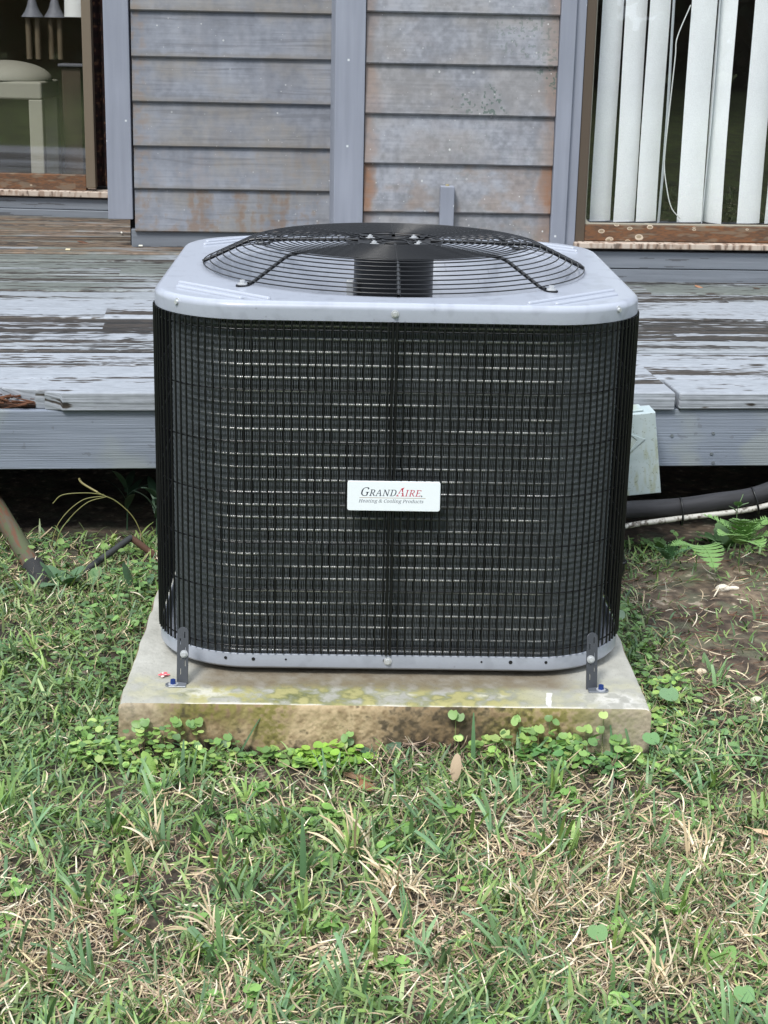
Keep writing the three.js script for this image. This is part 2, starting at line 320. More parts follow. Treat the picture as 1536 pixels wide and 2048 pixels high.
// things seen through the panes
{
  const cloth = tex(256, 512, (u, v) => { const n = fbm(u * 90, v * 180, 2, 90, 180), k = fbm(u * 3, v * 3, 3, 3, 3); const g = 226 + 18 * n + 8 * k; return [g * 0.985, g, g]; }, { repeat: true });
  const slatM = std({ map: cloth, roughness: 0.9, side: THREE.DoubleSide });
  const blinds = thing('vertical_blinds', 'off white vertical cloth blinds hanging behind the window glass', 'blinds', worldOf('bay', 0.6, 0.393, -0.11).toArray(), 2.5 * Math.PI / 180);
  // [centre, width seen, turn] along the track
  for (const [xl, xr, t] of [[0.180, 0.219, 0.6], [0.255, 0.3225, 0.35], [0.3255, 0.394, 0.3], [0.3955, 0.462, 0.35], [0.458, 0.480, 1.25], [0.521, 0.600, 0.15], [0.596, 0.612, 1.3], [0.6095, 0.652, -0.95], [0.708, 0.782, 0.2], [0.79, 0.85, 0.5], [0.87, 0.94, 0.3], [0.96, 1.03, 0.4], [1.05, 1.12, 0.4], [1.15, 1.22, 0.35]]) {
    const w = (xr - xl) / Math.cos(t), h = 0.95, P = [], I = [], U = [];
    for (let j = 0; j <= 12; j++) for (let i = 0; i <= 6; i++) { const q = i / 6 - 0.5, bow = 0.05 * w * (1 - 4 * q * q); P.push(q * w, j / 12 * h, bow + 0.004 * Math.sin(j * 0.5 + xl * 40) * (1 - j / 12)); U.push(q * w / 0.15, j / 12 * h / 0.3); }
    for (let j = 0; j < 12; j++) for (let i = 0; i < 6; i++) { const a = j * 7 + i; I.push(a, a + 1, a + 7, a + 1, a + 8, a + 7); }
    const s = part('slat', geo(P, I, U), slatM, blinds); s.position.set((xl + xr) / 2 - 0.6, 0.001 * (Math.sin(xl * 50)), 0.0); s.rotation.y = t; if (xl === 0.180) s.rotation.z = -0.03;
  }
  part('pull_cord', tube([[0.514, 1.025], [0.481, 0.933], [0.479, 0.876], [0.472, 0.711], [0.468, 0.579], [0.479, 0.506], [0.499, 0.439], [0.53, 0.405]].map(([x, y]) => [x - 0.6, y - 0.393, 0.022]), 0.0018, 60, 6), std({ color: srgb(215, 218, 214), roughness: 0.6 }), blinds);
  part('head_rail', rbox(-0.45, 0.7, 0.951, 0.985, -0.02, 0.02, 0.002), std({ color: srgb(200, 200, 196) }), blinds);

  const D = (x, y, z) => worldOf('door', x, y, z).toArray(), dt = -3 * Math.PI / 180;
  const cream = std({ color: srgb(150, 148, 134), roughness: 0.8 });
  const stool = thing('padded_stool', 'cream padded stool standing behind the dirty sliding door glass', 'stool', D(-0.26, 0.30, -0.45), dt);
  { const g = new THREE.SphereGeometry(0.18, 32, 16, 0, 6.3, 0, 1.57); g.scale(1, 0.40, 0.85); g.translate(0, 0.405, 0); part('seat', g, cream, stool);
    part('apron', rbox(-0.175, 0.175, 0.335, 0.403, -0.15, 0.15, 0.01), cream, stool);
    for (const [x, z] of [[0.148, 0.125], [-0.148, 0.125], [0.148, -0.125], [-0.148, -0.125]]) part('leg', rbox(x - 0.027, x + 0.027, 0.0, 0.336, z - 0.024, z + 0.024, 0.005), cream, stool); }
  const pale = std({ color: srgb(104, 106, 112), roughness: 0.6 }), tan = std({ color: srgb(96, 84, 64), roughness: 0.7 });
  for (const [x, z, lab] of [[-0.085, -0.2, 'grey bell wind chime with two tubes beside the white lamp, farther from the lamp'], [-0.01, -0.24, 'grey bell wind chime with two tubes next to the white lamp']]) {
    const c = thing('wind_chime', lab, 'wind chime', D(x, 0.79, z), dt);
    const pts = [[0.004, 0.225], [0.012, 0.22], [0.02, 0.19], [0.028, 0.172], [0.038, 0.158], [0.041, 0.152]].map(([a, b]) => new THREE.Vector2(a, b));
    part('bell', new THREE.LatheGeometry(pts, 24), pale, c); part('hanger', rod([0, 0.22, 0], [0, 0.62, 0], 0.0012), M.dark, c);
    for (const s of [-1, 1]) part('chime_tube', cyl(0.011, 0.011, 0.15, 10, s * 0.017, 0.075, 0), tan, c);
  }
  const post = thing('capped_post', 'dark brown post with pale flat cap beside the cream stool', 'post', D(-0.005, 0.30, -0.5), dt);
  part('post_shaft', rbox(-0.038, 0.038, 0, 0.455, -0.038, 0.038, 0.004), std({ color: srgb(70, 56, 44), roughness: 0.8 }), post); part('post_cap', rbox(-0.05, 0.05, 0.456, 0.468, -0.05, 0.05, 0.004), pale, post);
  const lamp = thing('lamp_shade', 'white hanging lamp shade near the door stile', 'lamp', D(0.085, 0.945, -0.22), dt);
  part('shade', new THREE.CylinderGeometry(0.05, 0.054, 0.11, 32, 1, true).translate(0, 0.055, 0), phys({ color: srgb(225, 226, 222), roughness: 0.9, side: THREE.DoubleSide }), lamp); part('flex', rod([0, 0.10, 0], [0, 0.5, 0], 0.003), M.dark, lamp); part('spider', rod([-0.05, 0.1, 0], [0.05, 0.1, 0], 0.002), M.dark, lamp);
  const curt = thing('curtain', 'dark red brown woven curtain in the gap beside the sliding door', 'curtain', D(0.26, 0.335, -0.075), dt);
  { const ct = tex(128, 512, (u, v) => { const w = noise(u * 30, v * 110, 0, 0), k = (Math.floor(v * 60) % 2) ? 0.7 : 1; const c = v > 0.62 ? [26, 34, 62] : mix3([44, 22, 18], [104, 74, 52], sstep(0.62, 0.85, w)); return c.map((q) => q * k); });
    const P = [], I = [], U = []; for (let i = 0; i <= 40; i++) for (const y of [0, 1.3]) { P.push(-0.1 + i / 40 * 0.2, y, 0.012 * Math.sin(i * 0.9)); U.push(i / 40, y / 1.3); } for (let i = 0; i < 40; i++) { const a = i * 2; I.push(a, a + 2, a + 1, a + 1, a + 2, a + 3); }
    part('curtain_cloth', geo(P, I, U), std({ map: ct, roughness: 0.95, side: THREE.DoubleSide }), curt); part('hem', rbox(-0.1, 0.1, -0.006, 0.004, -0.014, 0.014, 0.002), M.dark, curt); }
}

// ---------------------------------------------------------------- deck
{
  const paint = (heavy, green, seed, dirt = 0) => tex(2048, 512, (u, v) => {          // 2.4 m x 0.6 m
    const x = u * 2.4, z = v * 0.6;
    const g = fbm(x * 1.8 + seed, z * 62 + seed + 1.6 * fbm(x * 4 + seed, z * 7, 2), 5), lo = fbm(x * 1.3 + seed * 2, z * 15, 4), f = fbm(x * 60, z * 160 + seed, 3), f2 = fbm(x * 34 + seed, z * 150, 3);
    const fd = fbm(x * 9 + 4, z * 26 + seed, 4);
    let paintC = mix3(mix3([128, 132, 138], [170, 175, 182], 0.4 * lo + 0.6 * f), mix3([84, 89, 85], [114, 119, 112], f), green * sstep(0.15, 0.6, fbm(x * 3 + 7, z * 8 + seed, 3)));
    if (dirt) paintC = mix3(paintC, mix3([74, 54, 38], [132, 100, 70], f), dirt * sstep(0.32, 0.6, 0.5 * fd + 0.5 * lo));
    const wood = mix3([19, 17, 15], [62, 54, 47], sstep(0.3, 0.75, 0.6 * g + 0.4 * f));
    const gone = sstep(0.49, 0.565, 0.36 * lo + 0.36 * g + 0.28 * f2 + heavy);
    let c = mix3(paintC, wood, gone);
    const cr = Math.abs(g - 0.5); c = mix3(c, [58, 56, 56], 0.8 * sstep(0.012, 0.003, cr) * sstep(0.45, 0.6, lo));
    return c;
  }, { repeat: true });
  const bump = tex(1024, 512, grey((u, v) => { const g = fbm(u * 6, v * 130, 4, 6, 130); return 0.7 * g + 0.3 * fbm(u * 40, v * 90, 3, 40, 90); }), { srgb: false, repeat: true });
  const mats = [paint(-0.062, 0, 3), paint(0.0, 0.15, 17), paint(0.09, 0.0, 31), paint(-0.045, 0.95, 47), paint(-0.04, 0.9, 61, 0.75)].map((map) => std({ map, bumpMap: bump, bumpScale: 0.003, roughness: 0.55 }));
  const deck = thing('deck', 'low wooden deck with peeling pale grey paint along the house', 'deck', [0, 0.23, -0.6], 4.5 * Math.PI / 180);
  const r = rng(21), P = 0.143;
  const plank = (x0, x1, k, m, zf = 0) => {
    const z1 = -k * P + zf, z0 = -(k + 1) * P + 0.009, dy = (r() - 0.5) * 0.007;
    const g = rbox(x0, x1, -0.037, 0, z0, z1, 0.005); const p = g.attributes.position, uv = [], ou = r() * 2, ov = r() * 0.45;
    for (let i = 0; i < p.count; i++) uv.push((p.getX(i) + ou) / 2.4, (-p.getZ(i) - k * P + ov + (p.getY(i) < -0.008 ? -p.getY(i) : 0)) / 0.6);
    g.setAttribute('uv', new THREE.Float32BufferAttribute(uv, 2)); g.translate(0, dy, 0);
    return part('plank', g, m, deck);
  };
  const order = [0, 0, 0, 1, 2, 2, 0, 0, 1, 3, 3, 3, 3, 3, 3, 3, 3, 3, 3, 3, 3, 3];
  // front row: rotten at one end, butt joint with an open gap on the other side
  { const s = new THREE.Shape(); const L = -2.4; s.moveTo(L, -0.137); s.lineTo(0.616, -0.137); s.lineTo(0.616, 0); const e = [[-0.655, 0], [-0.66, -0.006], [-0.69, -0.012], [-0.675, -0.02], [-0.71, -0.022], [-0.705, -0.034], [-0.74, -0.038], [-0.78, -0.052], [-0.79, -0.06], [-0.84, -0.058], [-0.87, -0.04], [-0.86, -0.02], [-0.9, -0.012], [-0.905, 0], [L, 0]]; for (const [x, y] of e) s.lineTo(x, y);
    const g = new THREE.ExtrudeGeometry(s, { depth: 0.033, bevelEnabled: true, bevelSize: 0.002, bevelThickness: 0.002, bevelSegments: 2 }); g.rotateX(Math.PI / 2); const q = uvBox(g); { const p = q.attributes.position, n = q.attributes.normal; for (let i = 0; i < p.count; i++) { const y = p.getY(i); p.setY(i, -(0.0 - y) - 0.002); } }
    const p = q.attributes.position, uv = []; for (let i = 0; i < p.count; i++) uv.push((p.getX(i) + 1.3) / 2.4, (-p.getZ(i) + 0.28 + (p.getY(i) < -0.008 ? -p.getY(i) : 0)) / 0.6); q.setAttribute('uv', new THREE.Float32BufferAttribute(uv, 2)); q.computeVertexNormals();
    part('plank', q, mats[0], deck); }
  plank(0.628, 2.6, 0, mats[0], 0);
  for (let k = 1; k < 22; k++) { const cut = 1.2 + 0.8 * r(); plank(-2.4, k > 13 ? -0.45 + 0.1 * (k % 2) : cut, k, mats[k > 13 ? 4 : order[k]]); if (k > 13) plank(-0.445 + 0.1 * (k % 2), cut, k, mats[3]); plank(cut + 0.005, 2.8, k, mats[k > 5 ? 3 : k > 3 ? 1 : 0]); }
  // torn fibres of the rotten end
  const rotM = std({ map: tex(128, 64, (u, v) => mix3([44, 26, 18], [128, 84, 58], fbm(u * 40, v * 8, 3))), roughness: 0.95 });
  for (let i = 0; i < 44; i++) { const x = -0.9 + 0.24 * r(), z = -0.008 - 0.055 * r(), y = -0.012 - 0.02 * r(), L = 0.03 + 0.06 * r(); const g = new THREE.CylinderGeometry(0.0006, 0.0028, L, 5); g.scale(1, 1, 0.5); g.rotateZ(Math.PI / 2 + (r() - 0.5) * 0.5); g.rotateY((r() - 0.5) * 0.7); g.translate(x, y, z); part('splinter', g, rotM, deck); }
  part('rotten_core', rbox(-0.9, -0.68, -0.0365, -0.029, -0.06, -0.022, 0.004), std({ color: srgb(52, 34, 24), roughness: 0.95 }), deck);
  // fascia and joists
  const fm = std({ map: tex(2048, 256, (u, v) => { const x = u * 2.4, y = v * 0.14; const g = fbm(x * 4, y * 160 + 2 * fbm(x * 5, y * 20, 2), 4), d = fbm(x * 5, y * 14, 4), s = fbm(x * 50, y * 60, 3); let c = mix3([108, 116, 128], [146, 154, 168], 0.45 * g + 0.55 * d); c = mix3(c, [150, 156, 150], 0.5 * sstep(0.55, 0.7, fbm(x * 7, y * 9 + 6, 3))); if (s > 0.80) c = mix3(c, [96, 98, 104], 0.35); return c; }, { repeat: true }), bumpMap: bump, bumpScale: 0.0015, roughness: 0.6 });
  { const g = rbox(-2.4, 2.6, -0.1635, -0.038, -0.05, -0.008, 0.003); const p = g.attributes.position, uv = []; for (let i = 0; i < p.count; i++) uv.push((p.getX(i) + 2.4) / 2.4, (p.getY(i) + 0.1635) / 0.14); g.setAttribute('uv', new THREE.Float32BufferAttribute(uv, 2)); part('fascia_board', g, fm, deck); }
  const jm = std({ color: srgb(60, 54, 48), roughness: 0.9 });
  for (let x = -2.2; x < 2.6; x += 0.6) part('joist', rbox(x - 0.02, x + 0.02, -0.16, -0.04, -2.9, -0.051, 0.002), jm, deck);
  for (const x of [-2.45, 2.61]) part('skirt_board', rbox(x, x + 0.04, -0.36, -0.04, -2.9, -0.01, 0.002), jm, deck);
  // nail heads in the fascia
  const nailM = std({ color: srgb(130, 136, 142), roughness: 0.5, metalness: 0.5 });
  for (const [x, y] of [[0.71, -0.07], [0.71, -0.115], [0.715, -0.135], [0.87, -0.12], [0.62, -0.075]]) { const g = cyl(0.0035, 0.0035, 0.002, 10); g.rotateX(Math.PI / 2); g.translate(x, y - 0.02, -0.007); part('nail_head', g, nailM, deck); }
}

// ---------------------------------------------------------------- concrete pad
{
  const stainN = (x, z, k) => fbm(x * k + 3, z * k + 8, 5);
  const top = tex(1024, 1024, (u, v) => {              // 0.8 m x 0.94 m : u = x from -0.41, v from the rear (z = -0.46) to the front
    const x = -0.41 + u * 0.8, z = -0.46 + v * 0.945, a = stainN(x, z, 6), f = fbm(x * 60, z * 60, 4), m = fbm(x * 14 + 5, z * 22, 4), sp = hash(Math.floor(u * 1024), Math.floor(v * 1024));
    let c = mix3([142, 140, 131], [186, 184, 175], 0.5 * a + 0.5 * f);
    const mossy = 1.3 * sstep(0.375, 0.425, z + 0.03 * (m - 0.5)) * sstep(-0.36, -0.24, x + 0.1 * (m - 0.5)) * sstep(0.25, 0.1, x) + 0.4 * sstep(0.3, 0.5, a) * sstep(0.35, 0.4, z);
    c = mix3(c, mix3([92, 96, 58], [160, 154, 104], sstep(0.3, 0.7, f)), clamp(0.85 * mossy * sstep(0.28, 0.70, 0.3 * m + 0.7 * f)));
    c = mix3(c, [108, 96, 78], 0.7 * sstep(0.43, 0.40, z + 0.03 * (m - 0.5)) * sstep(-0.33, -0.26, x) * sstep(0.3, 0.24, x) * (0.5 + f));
    // drill dust round the two anchors, a chalk stroke
    for (const [dx, dz, rx, rz] of [[-0.285, 0.445, 0.075, 0.03], [0.33, 0.445, 0.075, 0.04], [0.01, 0.44, 0.05, 0.012], [0.15, 0.44, 0.05, 0.02]]) { const q = Math.hypot((x - dx) / rx, (z - dz) / rz) + 1.8 * (f - 0.5) + 0.8 * (m - 0.5); c = mix3(c, [204, 201, 194], 0.75 * sstep(1.05, 0.35, q) * sstep(0.38, 0.62, f)); }
    if (Math.abs(x - 0.237 + 0.15 * (z - 0.45) + 0.004 * (f - 0.5)) < 0.0034 + 0.003 * (m - 0.5) && z > 0.425) c = mix3(c, [216, 214, 210], sstep(0.3, 0.5, f));
    c = mix3(c, [206, 200, 188], sstep(0.472 + 0.005 * (f - 0.4), 0.477, z) * sstep(0.46, 0.6, 0.6 * fbm(x * 26, 3, 3) + 0.4 * f));
    if (sp > 0.992) c = c.map((q) => q * 0.72);
    return c;
  });
  const face = tex(1024, 256, (u, v) => {              // 0.8 m x 0.12 m
    const x = u * 0.8, y = v * 0.12, a = fbm(x * 8 + 4, y * 14, 5), f = fbm(x * 120, y * 120, 4), m = fbm(x * 9 + 2, y * 5 + 9, 4);
    let c = mix3([128, 108, 80], [190, 168, 134], sstep(0.3, 0.7, 0.5 * a + 0.5 * f));
    c = mix3(c, [112, 108, 50], 0.8 * sstep(0.50, 0.64, m + 0.1 * (v - 0.5)) * sstep(0.25, 0.6, f));
    c = mix3(c, [58, 50, 38], 0.75 * sstep(0.50, 0.68, 0.55 * fbm(x * 9 + 1, y * 8 + 3, 4) + 0.45 * f));
    c = mix3(c, [168, 160, 146], 0.8 * sstep(0.66, 0.74, x + 0.03 * (a - 0.5)) * (0.5 + 0.5 * a) + 0.75 * sstep(0.12, 0.04, x + 0.05 * (a - 0.5)) * a);
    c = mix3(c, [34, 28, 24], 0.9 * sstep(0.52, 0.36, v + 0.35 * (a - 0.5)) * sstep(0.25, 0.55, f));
    return c;
  });
  const cb = tex(512, 512, grey((u, v) => 0.5 * fbm(u * 60, v * 60, 4, 60, 60) + 0.5 * fbm(u * 160, v * 160, 2, 160, 160)), { srgb: false, repeat: true });
  const g = new THREE.BoxGeometry(0.793, 0.14, 0.93, 110, 18, 90), p = g.attributes.position, n = g.attributes.normal, uv = g.attributes.uv;
  for (let i = 0; i < p.count; i++) {
    let x = p.getX(i), y = p.getY(i), z = p.getZ(i); const ex = 0.3965 - Math.abs(x), ez = 0.465 - Math.abs(z), ey = 0.07 - y;
    const wob = 0.0035 * (fbm(x * 30 + z * 9 + 40, z * 30 + y * 20, 3) - 0.5);
    const chip = 0.006 * Math.max(0, fbm(x * 24 + z * 24 + 9, 5, 3) - 0.45);
    const r = 0.004 + chip; if (ey < 0.001 && ez < 0.012) y -= r * 0.6 * sstep(0.010, 0, ez); if (ey < 0.001 && ex < 0.012) y -= r * 0.6 * sstep(0.010, 0, ex);
    if (ez < 0.001) z += Math.sign(z) * (wob - r * 0.7 * sstep(0.010, 0, ey)); if (ex < 0.001) x += Math.sign(x) * (wob - r * 0.7 * sstep(0.010, 0, ey));
    if (ey < 0.001) y += wob * 0.5;
    const X = x - 0.0095, Z = z + 0.0155, Y = y - 0.07;
    if (n.getY(i) > 0.5) uv.setXY(i, (X + 0.41) / 0.8, (Z + 0.46) / 0.945); else if (Math.abs(n.getZ(i)) > 0.5) uv.setXY(i, (X + 0.41) / 0.8, (Y + 0.12) / 0.12); else uv.setXY(i, (Z + 0.46) / 0.945 * 0.9 + 0.05, (Y + 0.12) / 0.12);
    p.setXYZ(i, X, Y, Z);
  }
  g.computeVertexNormals();
  const cbF = cb.clone(); cbF.repeat.set(1, 0.15); cbF.needsUpdate = true;
  const mt = std({ map: top, bumpMap: cb, bumpScale: 0.002, roughness: 0.9 }), mf = std({ map: face, bumpMap: cbF, bumpScale: 0.003, roughness: 0.95 });
  const pad = new THREE.Mesh(g, [mf, mf, mt, mf, mf, mf]); pad.name = 'concrete_pad'; pad.castShadow = pad.receiveShadow = true; scene.add(pad);
  tag(pad, 'mossy stained concrete pad in the grass under the air conditioner', 'concrete pad');
}

// ---------------------------------------------------------------- air conditioner
const zinc = std({ color: srgb(196, 198, 200), roughness: 0.3, metalness: 0.35 });
function hexBolt(r, h, m = zinc) { return [cyl(r * 1.55, r * 1.6, h * 0.3, 20, 0, h * 0.15, 0), new THREE.CylinderGeometry(r * 0.95, r, h * 0.7, 6).translate(0, h * 0.62, 0)]; }
{
  const ac = thing('air_conditioner', 'grey topped outdoor air conditioner with black wire guard on concrete pad', 'air conditioner', [0, 0, 0]);
  const YT = 0.5807;
  const coat = phys({ map: tex(512, 512, (u, v) => { const s = hash(Math.floor(u * 512), Math.floor(v * 512)), k = 1 + 0.03 * (fbm(u * 4, v * 4, 3, 4, 4) - 0.5) + 0.02 * (s - 0.5); const w = fbm(u * 40, v * 40, 3, 40, 40), q = s > 0.9988 ? 0.8 : 1 - 0.05 * sstep(0.6, 0.75, w); return [160 * k * q, 165 * k * q, 176 * k * q]; }, { repeat: true }), roughness: 0.36, clearcoat: 0.35, clearcoatRoughness: 0.15 });
  const black = std({ color: srgb(14, 15, 18), roughness: 0.42 });
  const wireM = std({ color: srgb(14, 15, 18), roughness: 0.3 });
  // outline of a rounded square at half width h, corner radius R, along angle t
  const outline = (h, R, t) => {
    const c = Math.cos(t), s = Math.sin(t), q = h - R; let d = h / Math.max(Math.abs(c), Math.abs(s));
    const x = Math.abs(c) * d, z = Math.abs(s) * d;
    if (x > q && z > q) { const b = q * (Math.abs(c) + Math.abs(s)), cc = 2 * q * q - R * R; d = b + Math.sqrt(Math.max(0, b * b - cc)); }
    return [c * d, s * d];
  };
  const ringed = (profile, N = 256, closed = false) => {        // profile: [fn(t) -> [x, z], y]
    const P = [], I = [], U = [], n = profile.length;
    for (let k = 0; k < n; k++) for (let i = 0; i <= N; i++) { const t = i / N * Math.PI * 2 + 0.0001, [x, z] = profile[k][0](t); P.push(x, profile[k][1], z); U.push(x + (k % 2) * 0.001, z + profile[k][1]); }
    for (let k = 0; k + 1 < n; k++) for (let i = 0; i < N; i++) { const a = k * (N + 1) + i, b = a + N + 1; I.push(a, a + 1, b, a + 1, b + 1, b); }
    const g = geo(P, I, U); const nm = g.attributes.normal;      // join the seam
    for (let k = 0; k < n; k++) { const a = k * (N + 1), b = a + N; const v = new THREE.Vector3(nm.getX(a) + nm.getX(b), nm.getY(a) + nm.getY(b), nm.getZ(a) + nm.getZ(b)).normalize(); nm.setXYZ(a, v.x, v.y, v.z); nm.setXYZ(b, v.x, v.y, v.z); }
    return g;
  };
  const C = (r) => (t) => [Math.cos(t) * r, Math.sin(t) * r], O = (h, R) => (t) => outline(h, R, t);
  const H = 0.37, R = 0.15, prof = [[C(0.262), YT - 0.10], [C(0.258), YT - 0.096], [C(0.276), YT - 0.055], [C(0.294), YT - 0.018], [C(0.299), YT - 0.008], [C(0.306), YT - 0.0015], [C(0.314), YT + 0.0005], [C(0.320), YT]];
  prof.push([(t) => { const a = C(0.32)(t), b = outline(H - 0.012, R - 0.012, t); return [lerp(a[0], b[0], 0.5), lerp(a[1], b[1], 0.5)]; }, YT]);
  for (let i = 0; i <= 6; i++) { const a = i / 6 * Math.PI / 2, e = 0.0105; prof.push([O(H - e + e * Math.sin(a), R - e + e * Math.sin(a)), YT - e + e * Math.cos(a)]); }
  prof.push([O(H, R), YT - 0.0265], [O(H - 0.0012, R - 0.0012), YT - 0.0275], [O(H - 0.006, R - 0.006), YT - 0.0275], [O(H - 0.006, R - 0.006), YT - 0.014]);
  const cover = subgroup('top_cover', ac); part('cover_plate', ringed(prof), coat, cover);
  for (const sx of [-1, 1]) for (const sz of [-1, 1]) for (const [a, b] of [[[0.331, 0.216], [0.191, 0.349]], [[0.330, 0.256], [0.231, 0.350]]]) {
    const dx = b[0] - a[0], dz = b[1] - a[1], L = Math.hypot(dx, dz), g = new THREE.CapsuleGeometry(0.0046, L, 6, 12); g.rotateZ(Math.PI / 2); g.scale(1, 0.9, 1); g.rotateY(-Math.atan2(dz * sz, dx * sx)); g.translate(sx * (a[0] + b[0]) / 2, YT, sz * (a[1] + b[1]) / 2); part('embossed_rib', g, coat, cover);
  }
  const screw = (x, y, z, turn, tiltx = 0, parent = ac, r = 0.0036) => { const g = merge(hexBolt(r, 0.0055)); g.rotateX(Math.PI / 2); g.rotateY(turn); g.translate(x, y, z); return part('screw', g, zinc, parent); };
  screw(-0.006, 0.566, H, 0, 0, cover); screw(-0.324, 0.5705, outline(H, R, Math.atan2(0.322, -0.324))[1], -0.75, 0, cover); screw(0.324, 0.5705, outline(H, R, Math.atan2(0.322, 0.324))[1], 0.75, 0, cover);

  // base pan
  const pan = subgroup('base_pan', ac);
  part('pan_tray', ringed([[C(0.001), 0.019], [O(0.33, 0.11), 0.019], [O(0.3655, 0.1455), 0.0195], [O(0.3665, 0.1465), 0.0345], [O(0.3690, 0.149), 0.0352], [O(0.37, 0.15), 0.0342], [O(0.37, 0.15), 0.015], [O(0.366, 0.146), 0.0105], [O(0.35, 0.13), 0.0105], [C(0.001), 0.0105]]), coat, pan);
  screw(-0.005, 0.026, H, 0, 0, pan, 0.004);
  const holeM = std({ color: srgb(12, 12, 14), roughness: 0.8 });
  for (const [x, r] of [[-0.255, 0.0024], [-0.212, 0.0028], [-0.162, 0.0016], [0.14, 0.0016], [0.185, 0.003], [0.24, 0.0024], [-0.0095, 0.003]]) { const z = Math.abs(x) > 0.22 ? outline(H, R, Math.atan2(0.368, x))[1] : H; const g = cyl(r, r, 0.001, 14); g.rotateX(Math.PI / 2); g.rotateY(Math.abs(x) > 0.22 ? Math.sign(x) * 0.2 : 0); g.translate(x, x === -0.0095 ? 0.0265 : 0.0265, z + 0.0001); part('hole', g, holeM, pan); }
  for (const sx of [-1, 1]) for (const sz of [-1, 1]) part('foot', cyl(0.02, 0.02, 0.0115, 14, sx * 0.2, 0.0053, sz * 0.22), black, pan);

  // a path round three sides: left, front, right. Returns points and outward normals every step metres
  const path = (h, Rr, step, back = 1) => {
    const q = h - Rr, segs = [], out = []; const zb = -q * back;
    segs.push(['l', zb, q], ['a', Math.PI, Math.PI / 2, -q, q], ['f', -q, q], ['a', Math.PI / 2, 0, q, q], ['r', q, zb]);
    let rest = 0;
    for (const s of segs) {
      const L = s[0] === 'a' ? Math.PI / 2 * Rr : Math.abs(s[2] - s[1]); let d = rest;
      for (; d < L; d += step) {
        const k = d / L;
        if (s[0] === 'l') out.push([-h, lerp(s[1], s[2], k), -1, 0]); else if (s[0] === 'r') out.push([h, lerp(s[1], s[2], k), 1, 0]); else if (s[0] === 'f') out.push([lerp(s[1], s[2], k), h, 0, 1]);
        else { const a = lerp(s[1], s[2], k); out.push([s[3] + Rr * Math.cos(a), s[4] + Rr * Math.sin(a), Math.cos(a), Math.sin(a)]); }
      }
      rest = d - L;
    }
    return out;
  };
  const sweep = (pts, r, n = 6, fr = (x) => [x[0], x[1]]) => {       // a wire along the path at y = 0
    const P = [], I = [];
    pts.forEach((a, i) => { for (let k = 0; k < n; k++) { const t = k / n * Math.PI * 2; P.push(a[0] + a[2] * r * Math.cos(t), r * Math.sin(t), a[1] + a[3] * r * Math.cos(t)); } if (i) for (let k = 0; k < n; k++) { const b = (i - 1) * n + k, c = (i - 1) * n + (k + 1) % n; I.push(b, b + n, c, c, b + n, c + n); } });
    return geo(P, I);
  };

  // coil: fins, tubes and a dark core, set 27 mm inside the guard
  const coil = subgroup('coil', ac);
  {
    const core = path(0.331, 0.108, 0.012), P = [], I = []; core.forEach((a, i) => { P.push(a[0], 0.021, a[1], a[0], 0.551, a[1]); if (i) { const b = (i - 1) * 2; I.push(b, b + 2, b + 1, b + 1, b + 2, b + 3); } });
    const dm = std({ color: srgb(26, 28, 28), roughness: 0.7, side: THREE.DoubleSide });
    part('coil_core', geo(P, I), dm, coil);
    part('rear_panel', rbox(-0.34, 0.34, 0.021, 0.552, -0.345, -0.335, 0.003), dm, coil);
    const finPts = path(0.345, 0.122, 0.0023, 1), rows = 27, per = 4, pitch = 0.0195, y0 = 0.024, r = rng(8), FP = [], FI = [];
    const NY = rows * per;
    for (const [i, f] of finPts.entries()) {
      const tx = -f[3], tz = f[2]; const th = 0.00042; let b0 = FP.length / 3; const lean = (r() - 0.5) * 0.0004; const sAlong = i * 0.0023;
      for (let j = 0; j <= NY; j++) {
        const y = y0 + j * pitch / per, row = Math.floor((j + 2) / per);
        const bend = 0.0050 * (fbm(sAlong * 11, row * 0.35 + 3, 3) - 0.5) + 0.0007 * (hash(i >> 1, row) - 0.5) + lean;
        const dz = 0.0010 * (j % 2);
        for (const [side, dep] of [[-th, 0.009], [-th, dz], [th, dz], [th, 0.009]]) { const o = side + bend * (dep < 0.005 ? 1 : 0.2); FP.push(f[0] + tx * o - f[2] * dep, y, f[1] + tz * o - f[3] * dep); }
      }
      for (let j = 0; j < NY; j++) for (let k = 0; k < 3; k++) { const a = b0 + j * 4 + k; FI.push(a, a + 1, a + 4, a + 1, a + 5, a + 4); }
    }
    const fg = geo(FP, FI); const fins = part('fins', fg.toNonIndexed(), std({ color: srgb(110, 116, 119), roughness: 0.42, metalness: 0.4, side: THREE.DoubleSide }), coil); fins.geometry.computeVertexNormals(); fins.userData.kind = 'stuff';
    const tp = path(0.3412, 0.1184, 0.008, 1), tg = sweep(tp, 0.0021, 8), tm = std({ color: srgb(232, 232, 230), roughness: 0.38, metalness: 0.7 });
    tm.vertexColors = true;
    for (let k = 0; k < rows; k++) {                      // each tube is dulled by dirt and oxide in its own stretches
      const g = tg.clone(), col = []; tp.forEach((q, i) => { const n = fbm(i * 0.11 + k * 2.7, k * 0.45 + 4, 3), n2 = noise(i * 0.9, k * 5.1), c = lerp(0.22, 1, sstep(0.34, 0.62, n + 0.10 * (n2 - 0.5) - 0.18 * q[0])); for (let m = 0; m < 8; m++) col.push(c, c * 0.98, c * 0.95); });
      g.setAttribute('color', new THREE.Float32BufferAttribute(col, 3)); const o = part('coil_tube', g, tm, coil); o.position.y = 0.0305 + k * 0.01965;
    }
  }
  // wire guard
  const guard = subgroup('coil_guard', ac);
